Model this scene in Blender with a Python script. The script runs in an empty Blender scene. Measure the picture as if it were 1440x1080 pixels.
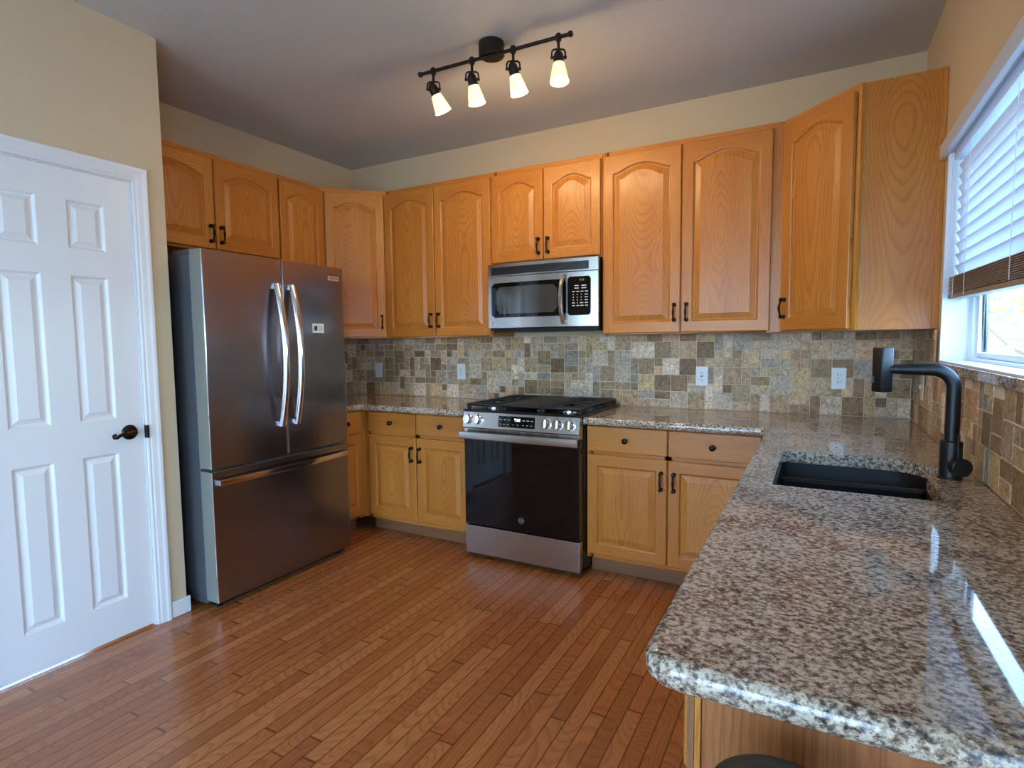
import bpy, math, random
from mathutils import Vector, Matrix
from mathutils.geometry import tessellate_polygon
random.seed(7)
PI = math.pi
S = bpy.context.scene
COL = S.collection

# ------------------------------------------------------------------ camera
W, H = 3.875, 2.76                 # right wall, ceiling height; left wall x=0, back wall y=0
cam_d = bpy.data.cameras.new('camera')
cam = bpy.data.objects.new('camera', cam_d); COL.objects.link(cam)
cam_d.sensor_fit = 'HORIZONTAL'; cam_d.sensor_width = 36.0
cam_d.lens = 792.06 / 1440 * 36.0
cam_d.clip_start = 0.02; cam_d.clip_end = 200
yaw, pitch, roll = 0.4978, -0.0750, -0.0105
cyw, syw, cp, sp = math.cos(yaw), math.sin(yaw), math.cos(pitch), math.sin(pitch)
fwd = Vector((-syw*cp, cyw*cp, sp)); rgt = Vector((cyw, syw, 0)); up = rgt.cross(fwd)
r2 = rgt*math.cos(roll) + up*math.sin(roll); u2 = -rgt*math.sin(roll) + up*math.cos(roll)
cam.matrix_world = Matrix(((r2.x, u2.x, -fwd.x, 3.4338), (r2.y, u2.y, -fwd.y, -3.5706), (r2.z, u2.z, -fwd.z, 1.3342), (0, 0, 0, 1)))
S.camera = cam

# ------------------------------------------------------------------ world, sun, exposure
SKY_STRENGTH = 10.0
SUN_STRENGTH = 9.0
LAMP_WATTS = 5.0
EXPOSURE = 0.80
wd = bpy.data.worlds.new('sky'); S.world = wd; wd.use_nodes = True
wn = wd.node_tree; wn.nodes.clear()
wo = wn.nodes.new('ShaderNodeOutputWorld'); wb = wn.nodes.new('ShaderNodeBackground')
wtc = wn.nodes.new('ShaderNodeTexCoord'); wsx = wn.nodes.new('ShaderNodeSeparateXYZ'); wr = wn.nodes.new('ShaderNodeValToRGB')
wn.links.new(wtc.outputs['Generated'], wsx.inputs[0]); wn.links.new(wsx.outputs['Z'], wr.inputs[0])
wr.color_ramp.elements[0].position = 0.0; wr.color_ramp.elements[0].color = (0.54, 0.77, 1.0, 1)
wr.color_ramp.elements[1].position = 0.6; wr.color_ramp.elements[1].color = (0.19, 0.47, 1.0, 1)
wn.links.new(wr.outputs[0], wb.inputs[0]); wb.inputs[1].default_value = SKY_STRENGTH
wn.links.new(wb.outputs[0], wo.inputs[0])
sl = bpy.data.lights.new('sun', 'SUN'); sl.energy = SUN_STRENGTH; sl.angle = 0.01; sl.color = (1.0, 0.92, 0.8)
so = bpy.data.objects.new('sun', sl); COL.objects.link(so)
so.rotation_euler = Vector((0.80, 0.32, -0.85)).to_track_quat('-Z', 'Y').to_euler()
so.location = (-6, -4, 9)
S.view_settings.view_transform = 'Standard'; S.view_settings.look = 'None'
S.view_settings.gamma = 1; S.view_settings.use_curve_mapping = False
S.view_settings.exposure = EXPOSURE
try:
    S.cycles.use_denoising = True
    S.cycles.max_bounces = 10; S.cycles.diffuse_bounces = 6; S.cycles.glossy_bounces = 4
    S.cycles.transparent_max_bounces = 12
    S.cycles.sample_clamp_indirect = 6
    S.cycles.caustics_reflective = False; S.cycles.caustics_refractive = False
except Exception:
    pass

def portal(loc, rot, sx, sy):
    l = bpy.data.lights.new('window_portal', 'AREA'); l.shape = 'RECTANGLE'; l.size = sx; l.size_y = sy
    l.cycles.is_portal = True
    o = bpy.data.objects.new('window_portal', l); COL.objects.link(o); o.location = loc; o.rotation_euler = rot
portal((W+0.16, -1.55, 1.65), (0, PI/2, 0), 0.85, 1.75)           # kitchen window
portal((W+0.16, -4.75, 1.05), (0, PI/2, 0), 2.1, 1.7)             # added patio door on the right
portal((2.3, -6.42, 1.22), (-PI/2, 0, 0), 2.6, 2.25)                # added rear window

# ------------------------------------------------------------------ materials
def srgb(r, g, b):
    f = lambda c: (c/255/12.92) if c/255 <= 0.04045 else ((c/255+0.055)/1.055)**2.4
    return (f(r), f(g), f(b), 1)
class NT:
    def __init__(s, name):
        s.m = bpy.data.materials.new(name); s.m.use_nodes = True; s.t = s.m.node_tree; s.t.nodes.clear()
        s.out = s.n('ShaderNodeOutputMaterial'); s.p = s.n('ShaderNodeBsdfPrincipled')
        s.l(s.p.outputs[0], s.out.inputs[0])
    def n(s, t, **k):
        o = s.t.nodes.new(t)
        for a, b in k.items(): setattr(o, a, b)
        return o
    def l(s, a, b): s.t.links.new(a, b)
    def math(s, op, a, b=None, clamp=False):
        o = s.n('ShaderNodeMath', operation=op, use_clamp=clamp)
        for i, v in enumerate((a, b)):
            if v is None: continue
            if hasattr(v, 'links') or hasattr(v, 'is_output'): s.l(v, o.inputs[i])
            else: o.inputs[i].default_value = v
        return o.outputs[0]
    def comb(s, x, y, z):
        o = s.n('ShaderNodeCombineXYZ')
        for i, v in enumerate((x, y, z)):
            if hasattr(v, 'is_output'): s.l(v, o.inputs[i])
            else: o.inputs[i].default_value = v
        return o.outputs[0]
    def noise(s, vec, scale=1, detail=2, rough=0.5, dist=0):
        o = s.n('ShaderNodeTexNoise'); o.inputs['Scale'].default_value = scale; o.inputs['Detail'].default_value = detail
        o.inputs['Roughness'].default_value = rough; o.inputs['Distortion'].default_value = dist
        if vec is not None: s.l(vec, o.inputs['Vector'])
        return o
    def ramp(s, fac, stops, interp='LINEAR'):
        o = s.n('ShaderNodeValToRGB'); cr = o.color_ramp; cr.interpolation = interp
        while len(cr.elements) < len(stops): cr.elements.new(0.5)
        for e, (p, c) in zip(cr.elements, stops):
            e.position = p; e.color = c if len(c) == 4 else (*c, 1)
        s.l(fac, o.inputs[0]); return o.outputs[0]
    def mix(s, fac, a, b, mode='MIX'):
        o = s.n('ShaderNodeMix', data_type='RGBA', blend_type=mode)
        for i, v in ((0, fac), (6, a), (7, b)):
            if hasattr(v, 'is_output'): s.l(v, o.inputs[i])
            else: o.inputs[i].default_value = v
        return o.outputs[2]
    def bump(s, h, strength, dist=0.002):
        o = s.n('ShaderNodeBump'); o.inputs['Strength'].default_value = strength; o.inputs['Distance'].default_value = dist
        s.l(h, o.inputs['Height']); s.l(o.outputs[0], s.p.inputs['Normal'])
    def set(s, **k):
        for a, b in k.items():
            i = s.p.inputs[a.replace('_', ' ')]
            if hasattr(b, 'is_output'): s.l(b, i)
            else: i.default_value = b
        return s
    def pos(s):
        return s.n('ShaderNodeNewGeometry').outputs['Position']
    def obj(s):
        return s.n('ShaderNodeTexCoord').outputs['Object']

def plain(name, col, rough=0.5, metal=0.0, **k):
    t = NT(name); t.set(Base_Color=col, Roughness=rough, Metallic=metal)
    for a, b in k.items(): t.p.inputs[a.replace('_', ' ')].default_value = b
    return t.m

def oak(name, light, mid, dark, rough=0.32):
    t = NT(name)
    uv = t.n('ShaderNodeUVMap'); sx = t.n('ShaderNodeSeparateXYZ'); t.l(uv.outputs[0], sx.inputs[0])
    u, v = sx.outputs[0], sx.outputs[1]
    warp = t.noise(t.comb(t.math('MULTIPLY', u, 2.6), t.math('MULTIPLY', v, 22.0), 0.3), 1, 4, 0.62).outputs[0]
    vv = t.math('ADD', v, t.math('MULTIPLY', t.math('SUBTRACT', warp, 0.5), 0.040))
    dep = t.noise(t.comb(t.math('MULTIPLY', u, 1.1), t.math('MULTIPLY', v, 0.6), 5.1), 1, 1, 0.4).outputs[0]
    dep = t.math('MULTIPLY', t.math('SUBTRACT', dep, 0.30), 0.42)
    r = t.math('SQRT', t.math('ADD', t.math('MULTIPLY', vv, vv), t.math('MULTIPLY', dep, dep)))
    ring = t.math('FRACT', t.math('MULTIPLY', r, 95.0))
    ring = t.ramp(ring, [(0, (0.1, 0.1, 0.1)), (0.5, (0.2, 0.2, 0.2)), (0.82, (1, 1, 1)), (1, (0.1, 0.1, 0.1))])
    pore = t.noise(t.comb(t.math('MULTIPLY', u, 9.0), t.math('MULTIPLY', v, 420.0), 1.0), 1, 2, 0.6).outputs[0]
    pore = t.ramp(pore, [(0.5, (0, 0, 0)), (0.72, (1, 1, 1))])
    big = t.noise(t.comb(t.math('MULTIPLY', u, 1.3), t.math('MULTIPLY', v, 9.0), 2.0), 1, 2, 0.5).outputs[0]
    oi = t.n('ShaderNodeObjectInfo').outputs['Random']
    tone = t.ramp(t.math('ADD', t.math('MULTIPLY', big, 0.75), t.math('MULTIPLY', oi, 0.25)), [(0.3, mid), (0.7, light)])
    f = t.math('ADD', t.math('MULTIPLY', ring, 0.40), t.math('MULTIPLY', pore, 0.42), clamp=True)
    c = t.mix(f, tone, dark)
    t.set(Base_Color=c, Roughness=rough, Specular_IOR_Level=0.32, Coat_Weight=0.08, Coat_Roughness=0.2)
    t.bump(f, 0.12, 0.001)
    return t.m
M = {}
M['oak'] = oak('honey_oak', srgb(203, 136, 61), srgb(187, 116, 46), srgb(134, 72, 24))
M['oak_kick'] = oak('grey_brown_oak_kick', srgb(150, 104, 68), srgb(130, 88, 56), srgb(84, 52, 30), 0.5)  # greyer, darker oak than the doors
M['oak_veneer'] = oak('brown_oak_veneer', srgb(178, 114, 66), srgb(160, 98, 54), srgb(108, 62, 34), 0.4)
M['oak_edge'] = plain('oak_shadow_edge', srgb(130, 82, 40), 0.5)

def wall_mat(name, col, scale=160, st=0.25):
    t = NT(name); n = t.noise(t.pos(), scale, 3, 0.55)
    n2 = t.noise(t.pos(), 2.2, 2)
    c = t.mix(t.math('MULTIPLY', n2.outputs[0], 0.12), col, tuple(x*0.8 for x in col[:3])+(1,))
    t.set(Base_Color=c, Roughness=0.75); t.bump(n.outputs[0], st, 0.004); return t.m
M['wall'] = wall_mat('khaki_wall_paint', srgb(204, 184, 150))
M['ceiling'] = wall_mat('white_ceiling_paint', srgb(198, 199, 193), 60, 0.35)
M['reveal'] = wall_mat('white_textured_plaster', srgb(226, 228, 230), 120, 0.5)

def floor_mat():
    t = NT('oak_strip_floor')
    sx = t.n('ShaderNodeSeparateXYZ'); t.l(t.pos(), sx.inputs[0]); x, y = sx.outputs[0], sx.outputs[1]
    w = 0.0572
    row = t.math('FLOOR', t.math('DIVIDE', x, w)); fx = t.math('FRACT', t.math('DIVIDE', x, w))
    wn1 = t.n('ShaderNodeTexWhiteNoise', noise_dimensions='1D'); t.l(row, wn1.inputs['W'])
    Lr = t.math('ADD', t.math('MULTIPLY', wn1.outputs[0], 0.7), 0.75)
    ys = t.math('DIVIDE', t.math('ADD', y, t.math('MULTIPLY', wn1.outputs[0], 37.7)), Lr)
    seg = t.math('FLOOR', ys); fy = t.math('FRACT', ys)
    wn2 = t.n('ShaderNodeTexWhiteNoise', noise_dimensions='2D'); t.l(t.comb(row, seg, 0), wn2.inputs['Vector'])
    rnd = wn2.outputs[0]; rc = t.n('ShaderNodeSeparateColor'); t.l(wn2.outputs[1], rc.inputs[0])
    # grain: cathedral rings along y
    cx = t.math('MULTIPLY', t.math('SUBTRACT', fx, rc.outputs[1]), w)
    uo = t.math('ADD', y, t.math('MULTIPLY', rnd, 91.0))
    warp = t.noise(t.comb(t.math('MULTIPLY', uo, 4.0), t.math('MULTIPLY', cx, 20.0), t.math('MULTIPLY', rnd, 9.0)), 1, 3, 0.6).outputs[0]
    cc = t.math('ADD', cx, t.math('MULTIPLY', t.math('SUBTRACT', warp, 0.5), 0.03))
    dep = t.noise(t.comb(t.math('MULTIPLY', uo, 1.2), rnd, 0.0), 1, 1, 0.4).outputs[0]
    dep = t.math('MULTIPLY', t.math('SUBTRACT', dep, 0.4), 0.55)
    r = t.math('SQRT', t.math('ADD', t.math('MULTIPLY', cc, cc), t.math('MULTIPLY', dep, dep)))
    ring = t.ramp(t.math('FRACT', t.math('MULTIPLY', r, 75.0)), [(0, (0, 0, 0)), (0.5, (0.15, 0.15, 0.15)), (0.85, (1, 1, 1)), (1, (0, 0, 0))])
    pore = t.noise(t.comb(t.math('MULTIPLY', uo, 10.0), t.math('MULTIPLY', x, 480.0), 0.0), 1, 2, 0.6).outputs[0]
    pore = t.ramp(pore, [(0.48, (0, 0, 0)), (0.72, (1, 1, 1))])
    base = t.ramp(rnd, [(0.0, srgb(164, 96, 50)), (0.25, srgb(178, 106, 57)), (0.6, srgb(185, 113, 62)), (0.85, srgb(194, 124, 71)), (1.0, srgb(172, 102, 53))])
    f = t.math('ADD', t.math('MULTIPLY', ring, 0.32), t.math('MULTIPLY', pore, 0.35), clamp=True)
    c = t.mix(f, base, srgb(112, 56, 26))
    gx = t.math('MINIMUM', fx, t.math('SUBTRACT', 1.0, fx)); gy = t.math('MULTIPLY', t.math('MINIMUM', fy, t.math('SUBTRACT', 1.0, fy)), 12.0)
    g = t.math('MINIMUM', gx, gy)
    gap = t.ramp(g, [(0.0, (1, 1, 1)), (0.035, (0.75, 0.75, 0.75)), (0.06, (0, 0, 0))])
    c = t.mix(t.math('MULTIPLY', gap, 0.75), c, srgb(60, 32, 16))
    sc = t.noise(t.pos(), 1.7, 4, 0.6).outputs[0]
    t.set(Base_Color=c, Roughness=t.math('ADD', t.math('MULTIPLY', sc, 0.16), 0.16), Coat_Weight=0.2, Coat_Roughness=0.15)
    h = t.math('SUBTRACT', t.math('MULTIPLY', f, -0.12), gap)
    t.bump(h, 0.25, 0.0012)
    return t.m
M['floor'] = floor_mat()

def granite():
    t = NT('speckled_granite')
    mp = t.n('ShaderNodeMapping'); t.l(t.pos(), mp.inputs[0]); mp.inputs['Rotation'].default_value = (0.3, 0.2, 0.6); mp.inputs['Scale'].default_value = (1.0, 1.25, 1.15)
    v = mp.outputs[0]
    n1 = t.noise(v, 92, 5, 0.66, 0.25).outputs[0]
    n2 = t.noise(v, 190, 4, 0.6, 0.1).outputs[0]
    n3 = t.noise(v, 7, 3, 0.5).outputs[0]
    f = t.math('ADD', t.math('MULTIPLY', n1, 0.86), t.math('MULTIPLY', t.math('SUBTRACT', n3, 0.5), 0.16))
    c = t.ramp(f, [(0.30, srgb(60, 50, 44)), (0.355, srgb(102, 88, 78)), (0.40, srgb(136, 120, 106)), (0.435, srgb(166, 148, 128)), (0.48, srgb(198, 180, 156)), (0.54, srgb(208, 199, 180)), (0.60, srgb(174, 155, 130))])
    dk = t.ramp(n2, [(0.34, (1, 1, 1)), (0.39, (0, 0, 0))])
    c = t.mix(t.math('MULTIPLY', dk, 0.85), c, srgb(58, 44, 40))
    lt = t.ramp(n2, [(0.62, (0, 0, 0)), (0.68, (1, 1, 1))])
    c = t.mix(t.math('MULTIPLY', lt, 0.6), c, srgb(228, 222, 214))
    t.set(Base_Color=c, Roughness=0.035, Specular_IOR_Level=0.6)
    return t.m
M['granite'] = granite()

def tile_mat():
    t = NT('tumbled_travertine')
    a = t.n('ShaderNodeVertexColor', layer_name='tone')
    n = t.noise(t.pos(), 55, 5, 0.7, 1.2).outputs[0]; n2 = t.noise(t.pos(), 22, 3, 0.6, 2.0).outputs[0]
    k = t.ramp(n, [(0.3, (0.45, 0.42, 0.38)), (0.5, (0.95, 0.95, 0.95)), (0.7, (1.4, 1.38, 1.34))])
    c = t.mix(1.0, a.outputs[0], k, 'MULTIPLY')
    k2 = t.ramp(n2, [(0.36, (0.62, 0.56, 0.48)), (0.5, (1, 1, 1))])
    c = t.mix(0.8, c, k2, 'MULTIPLY')
    t.set(Base_Color=c, Roughness=0.5, Specular_IOR_Level=0.3); t.bump(n, 0.35, 0.0025); return t.m
M['tile'] = tile_mat()
M['grout'] = plain('pale_grout', srgb(214, 202, 180), 0.85)

def steel(name, col, rough, axis='z', aniso=0.0, grain=0.02):
    t = NT(name)
    sx = t.n('ShaderNodeSeparateXYZ'); t.l(t.obj(), sx.inputs[0]); x, y, z = sx.outputs
    if axis == 'z': v = t.comb(t.math('MULTIPLY', x, 300), t.math('MULTIPLY', y, 300), t.math('MULTIPLY', z, 2))
    else: v = t.comb(t.math('MULTIPLY', x, 2), t.math('MULTIPLY', y, 2), t.math('MULTIPLY', z, 300))
    n = t.noise(v, 1, 2, 0.5).outputs[0]
    t.set(Base_Color=col, Metallic=1.0, Roughness=t.math('ADD', t.math('MULTIPLY', n, grain), rough-grain/2), Anisotropic=aniso)
    return t.m
M['steel_dark'] = steel('brushed_dark_steel', srgb(148, 142, 146), 0.24, 'h', 0.2, 0.0)
M['steel'] = steel('brushed_steel', srgb(188, 185, 180), 0.24, 'h')
M['chrome'] = plain('polished_steel', srgb(222, 222, 224), 0.13, 1.0)
M['fridge_side'] = plain('grey_painted_steel', srgb(92, 94, 98), 0.42, 0.3)
M['fridge_edge'] = plain('pale_grey_door_edge', srgb(150, 154, 146), 0.38, 0.4)
M['dark_plastic'] = plain('black_plastic', srgb(15, 15, 16), 0.45, Specular_IOR_Level=0.3)
M['black_glass'] = plain('black_glass', srgb(9, 9, 11), 0.04, Specular_IOR_Level=0.42)
M['mw_glass'] = plain('smoked_glass', srgb(58, 60, 60), 0.08, Coat_Weight=0.7)
M['black_enamel'] = plain('black_enamel', srgb(16, 16, 18), 0.22)
M['cast_iron'] = plain('cast_iron', srgb(20, 21, 24), 0.42)
M['bronze'] = plain('dark_bronze', srgb(44, 34, 28), 0.3, 0.9)
M['bronze_paint'] = plain('oil_rubbed_bronze', srgb(30, 24, 21), 0.45, 0.3)
M['matte_black'] = plain('matte_black', srgb(9, 9, 10), 0.46)
M['sink'] = plain('black_composite', srgb(6, 6, 7), 0.5, Specular_IOR_Level=0.3)
M['white_paint'] = plain('white_gloss_paint', srgb(220, 222, 222), 0.35)
M['vinyl'] = plain('white_vinyl', srgb(236, 240, 242), 0.4)
M['white_plastic'] = plain('white_plastic', srgb(232, 232, 230), 0.35)
M['cream_plastic'] = plain('cream_plastic', srgb(220, 210, 180), 0.4)
M['slot'] = plain('dark_slot', srgb(40, 38, 36), 0.7)
M['print_white'] = plain('white_print', srgb(205, 205, 205), 0.5)
M['print_dark'] = plain('dark_print', srgb(52, 46, 44), 0.5)
M['print_blue'] = plain('blue_print', srgb(58, 92, 120), 0.5)
M['print_grey'] = plain('grey_print', srgb(150, 160, 168), 0.5)
M['badge'] = plain('pale_badge', srgb(206, 190, 178), 0.3, 0.5)
def slat_mat():
    t = NT('white_blind_slat'); t.set(Base_Color=srgb(228, 232, 236), Roughness=0.45)
    tl = t.n('ShaderNodeBsdfTranslucent'); tl.inputs[0].default_value = srgb(225, 235, 245); mx = t.n('ShaderNodeMixShader'); mx.inputs[0].default_value = 0.35
    t.l(t.p.outputs[0], mx.inputs[1]); t.l(tl.outputs[0], mx.inputs[2]); t.l(mx.outputs[0], t.out.inputs[0]); return t.m
M['slat'] = slat_mat()
M['shaded_slat'] = plain('backlit_slat_taupe', srgb(150, 132, 118), 0.5)  # slats darkened to taupe: their backlit shade is put into the colour
M['cord'] = plain('white_cord', srgb(225, 225, 220), 0.7)
M['bark'] = plain('tree_bark', srgb(120, 100, 80), 0.9)
M['siding'] = plain('blue_grey_siding', srgb(130, 165, 190), 0.8)
M['roof'] = plain('grey_shingles', srgb(120, 120, 122), 0.9)
M['ground'] = plain('pale_bounce_yard', srgb(188, 184, 174), 0.95)  # yard made pale so the sunlit ground brightens the ceiling
def emit(name, col, st):
    t = NT(name); t.set(Base_Color=(0.02, 0.02, 0.02, 1), Emission_Color=col, Emission_Strength=st); return t.m
M['digit'] = emit('lit_clock_digits', srgb(235, 255, 240), 3.0)
M['amber'] = emit('dim_amber_digits', srgb(190, 200, 110), 0.35)
def shade_mat():
    t = NT('alabaster_lamp_glass'); n = t.noise(t.obj(), 34, 3, 0.6, 1.5).outputs[0]
    c = t.ramp(n, [(0.34, (1.0, 0.58, 0.20)), (0.52, (1.0, 0.82, 0.5))])
    t.set(Base_Color=srgb(240, 225, 190), Emission_Color=c, Emission_Strength=0.6, Roughness=0.3); return t.m
M['lamp_glass'] = shade_mat()
M['bulb'] = emit('lamp_bulb', (1.0, 0.82, 0.55, 1), 10.0)
def pane():
    m = bpy.data.materials.new('window_glass'); m.use_nodes = True; t = m.node_tree; t.nodes.clear()
    o = t.nodes.new('ShaderNodeOutputMaterial'); mx = t.nodes.new('ShaderNodeMixShader'); tr = t.nodes.new('ShaderNodeBsdfTransparent')
    gl = t.nodes.new('ShaderNodeBsdfGlossy'); gl.inputs['Roughness'].default_value = 0.0; tr.inputs[0].default_value = (0.97, 0.985, 0.98, 1)
    mx.inputs[0].default_value = 0.06
    t.links.new(tr.outputs[0], mx.inputs[1]); t.links.new(gl.outputs[0], mx.inputs[2]); t.links.new(mx.outputs[0], o.inputs[0]); return m
M['pane'] = pane()
def leaf_mat():
    t = NT('autumn_leaves'); oi = t.n('ShaderNodeNewGeometry').outputs['Random Per Island']
    c = t.ramp(oi, [(0, srgb(150, 165, 70)), (0.4, srgb(205, 190, 80)), (0.75, srgb(230, 195, 95)), (1, srgb(235, 225, 160))])
    t.set(Base_Color=c, Roughness=0.6); return t.m
M['leaf'] = leaf_mat()

# ------------------------------------------------------------------ mesh helpers
ROOT = {}
class MB:
    """collects faces; .build links them as ONE mesh object"""
    def __init__(s): s.v = []; s.f = []; s.m = []; s.uv = []; s.sm = []; s.c = []
    def face(s, pts, mat=0, uv=None, smooth=False, col=None):
        b = len(s.v); s.v += [tuple(p) for p in pts]; s.f.append(tuple(range(b, b+len(pts)))); s.m.append(mat)
        s.uv.append(uv or [(0, 0)]*len(pts)); s.sm.append(smooth); s.c.append(col)
    def grid(s, rows, mat=0, closed=False, smooth=True):
        """rows: list of equal-length rings; shares vertices"""
        b = len(s.v); n = len(rows[0])
        for r in rows: s.v += [tuple(p) for p in r]
        for i in range(len(rows)-1):
            for j in range(n if closed else n-1):
                k = (j+1) % n
                s.f.append((b+i*n+j, b+i*n+k, b+(i+1)*n+k, b+(i+1)*n+j)); s.m.append(mat); s.uv.append([(0, 0)]*4); s.sm.append(smooth); s.c.append(None)
        return b, n
    def cap(s, b, n, i, mat=0, flip=False):
        idx = [b+i*n+j for j in range(n)]
        if flip: idx.reverse()
        s.f.append(tuple(idx)); s.m.append(mat); s.uv.append([(0, 0)]*n); s.sm.append(False); s.c.append(None)
    def box(s, x0, x1, y0, y1, z0, z1, mat=0, grain=None, off=None):
        p = [Vector((x, y, z)) for x in (x0, x1) for y in (y0, y1) for z in (z0, z1)]
        if off is None: off = (random.uniform(0, 50), random.choice((-1, 1))*random.uniform(0.15, 0.5))
        c = ((x0+x1)/2, (y0+y1)/2, (z0+z1)/2)
        for idx, ax in (((0, 1, 3, 2), 0), ((4, 6, 7, 5), 0), ((0, 4, 5, 1), 1), ((2, 3, 7, 6), 1), ((0, 2, 6, 4), 2), ((1, 5, 7, 3), 2)):
            pts = [p[i] for i in idx]; uv = None
            if grain is not None:
                ia = [a for a in (0, 1, 2) if a != ax]
                g = grain if grain in ia else ia[0]; o = ia[0] if ia[1] == g else ia[1]
                uv = [(q[g]+off[0], q[o]-c[o]+off[1]) for q in pts]
            s.face(pts, mat, uv)
    def tube(s, path, rad, n=12, mat=0, caps=True, flat=1.0):
        """swept round tube; rad number or list"""
        path = [Vector(p) for p in path]; rows = []
        t0 = (path[1]-path[0]).normalized(); nrm = t0.orthogonal().normalized()
        for i, p in enumerate(path):
            a = path[max(i-1, 0)]; b2 = path[min(i+1, len(path)-1)]; t = (b2-a).normalized()
            nrm = (nrm - t*nrm.dot(t)).normalized(); bn = t.cross(nrm)
            r = rad[i] if isinstance(rad, (list, tuple)) else rad
            rows.append([p + (nrm*math.cos(2*PI*j/n) + bn*math.sin(2*PI*j/n)*flat)*r for j in range(n)])
        b, k = s.grid(rows, mat, True)
        if caps: s.cap(b, k, 0, mat, True); s.cap(b, k, len(rows)-1, mat)
    def lathe(s, prof, origin=(0, 0, 0), axis=(0, 0, 1), n=24, mat=0, caps=True):
        ax = Vector(axis).normalized(); a = ax.orthogonal().normalized(); bb = ax.cross(a); o = Vector(origin)
        rows = [[o + ax*h + (a*math.cos(2*PI*j/n) + bb*math.sin(2*PI*j/n))*max(r, 1e-5) for j in range(n)] for r, h in prof]
        b, k = s.grid(rows, mat, True)
        if caps: s.cap(b, k, 0, mat, True); s.cap(b, k, len(rows)-1, mat)
    def build(s, name, mats, parent=None, world=True, bevel=0, seg=2, sharp=35, loc=None, rotz=0, solid=0):
        me = bpy.data.meshes.new(name)
        o3 = ROOT.get(parent, Vector()) if (parent and world) else Vector()
        org = Vector(loc) if loc is not None and not parent else Vector()
        me.from_pydata([(Vector(v)-o3) for v in s.v], [], s.f)
        ul = me.uv_layers.new(name='UVMap'); i = 0; flat = []
        for u in s.uv:
            for a in u: flat += [a[0], a[1]]
        ul.data.foreach_set('uv', flat)
        if any(c is not None for c in s.c):
            ca = me.color_attributes.new('tone', 'FLOAT_COLOR', 'CORNER'); fl = []
            for f, c in zip(s.f, s.c): fl += list(c or (1, 1, 1, 1))*len(f)
            ca.data.foreach_set('color', fl)
        if not isinstance(mats, (list, tuple)): mats = [mats]
        for m in mats: me.materials.append(M[m])
        me.polygons.foreach_set('material_index', s.m)
        me.polygons.foreach_set('use_smooth', s.sm if not bevel else [True]*len(s.sm))
        me.update()
        if any(s.sm) or bevel:
            try: me.set_sharp_from_angle(angle=math.radians(sharp))
            except Exception: pass
        ob = bpy.data.objects.new(name, me); COL.objects.link(ob)
        if bevel:
            import bmesh
            bm = bmesh.new(); bm.from_mesh(me); bmesh.ops.remove_doubles(bm, verts=bm.verts, dist=1e-5)
            es = [e for e in bm.edges if len(e.link_faces) == 2 and e.calc_face_angle(0) > math.radians(40)]
            bmesh.ops.bevel(bm, geom=es, offset=bevel, segments=seg, affect='EDGES', profile=0.5, clamp_overlap=True)
            bm.to_mesh(me); bm.free()
            me.polygons.foreach_set('use_smooth', [True]*len(me.polygons))
            me.set_sharp_from_angle(angle=math.radians(50)); me.update()
            wn_ = ob.modifiers.new('normals', 'WEIGHTED_NORMAL'); wn_.keep_sharp = True; wn_.weight = 100
        if solid:
            md = ob.modifiers.new('thickness', 'SOLIDIFY'); md.thickness = solid; md.offset = -1
        if parent: ob.parent = parent; ROOT[ob] = ROOT.get(parent, Vector())
        if loc is not None: ob.location = loc
        ob.rotation_euler[2] = rotz
        return ob
def tag(o, label=None, cat=None, group=None, kind=None):
    if label: o['label'] = label
    if cat: o['category'] = cat
    if group: o['group'] = group
    if kind: o['kind'] = kind
    return o
def thing(name, label, cat, loc, group=None, rotz=0, kind=None):
    o = bpy.data.objects.new(name, None); COL.objects.link(o); o.location = loc; o.rotation_euler[2] = rotz
    o.empty_display_size = 0.1
    ROOT[o] = Vector(loc); return tag(o, label, cat, group, kind)
def struct(name, mb, mats, label, cat, **k):
    return tag(mb.build(name, mats, **k), label, cat, kind='structure')
def text(name, body, size, mat, parent, loc, rot, align='CENTER', bold=0.0):
    cu = bpy.data.curves.new(name, 'FONT'); cu.body = body; cu.size = size; cu.align_x = align; cu.align_y = 'CENTER'
    cu.extrude = 0.0003; cu.offset = bold
    tmp = bpy.data.objects.new('text_tmp', cu); COL.objects.link(tmp)
    dg = bpy.context.evaluated_depsgraph_get(); me = bpy.data.meshes.new_from_object(tmp.evaluated_get(dg))
    bpy.data.objects.remove(tmp); me.materials.clear(); me.materials.append(M[mat])
    o = bpy.data.objects.new(name, me); COL.objects.link(o)
    o.parent = parent; o.location = Vector(loc) - ROOT.get(parent, Vector()); o.rotation_euler = rot; ROOT[o] = ROOT.get(parent, Vector())
    return o
def rrect(x0, x1, z0, z1, r, n=5):
    out = []
    for cx_, cz_, a0 in ((x1-r, z0+r, -PI/2), (x1-r, z1-r, 0), (x0+r, z1-r, PI/2), (x0+r, z0+r, PI)):
        for i in range(n+1):
            a = a0 + PI/2*i/n; out.append((cx_+r*math.cos(a), cz_+r*math.sin(a)))
    return out
def offset_poly(pts, ds):
    """CCW polygon moved inward by ds[i] along edge i (pts[i]->pts[i+1])"""
    n = len(pts); L = []
    for i in range(n):
        a, b = Vector(pts[i]), Vector(pts[(i+1) % n]); d = (b-a).normalized(); nn = Vector((-d.y, d.x)); L.append((a+nn*ds[i], d))
    out = []
    for i in range(n):
        (p, d), (q, e) = L[i-1], L[i]; cr = d.x*e.y-d.y*e.x
        if abs(cr) < 1e-6: out.append(q.copy())
        else: t = ((q.x-p.x)*e.y-(q.y-p.y)*e.x)/cr; out.append(p+d*t)
    return out
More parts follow.
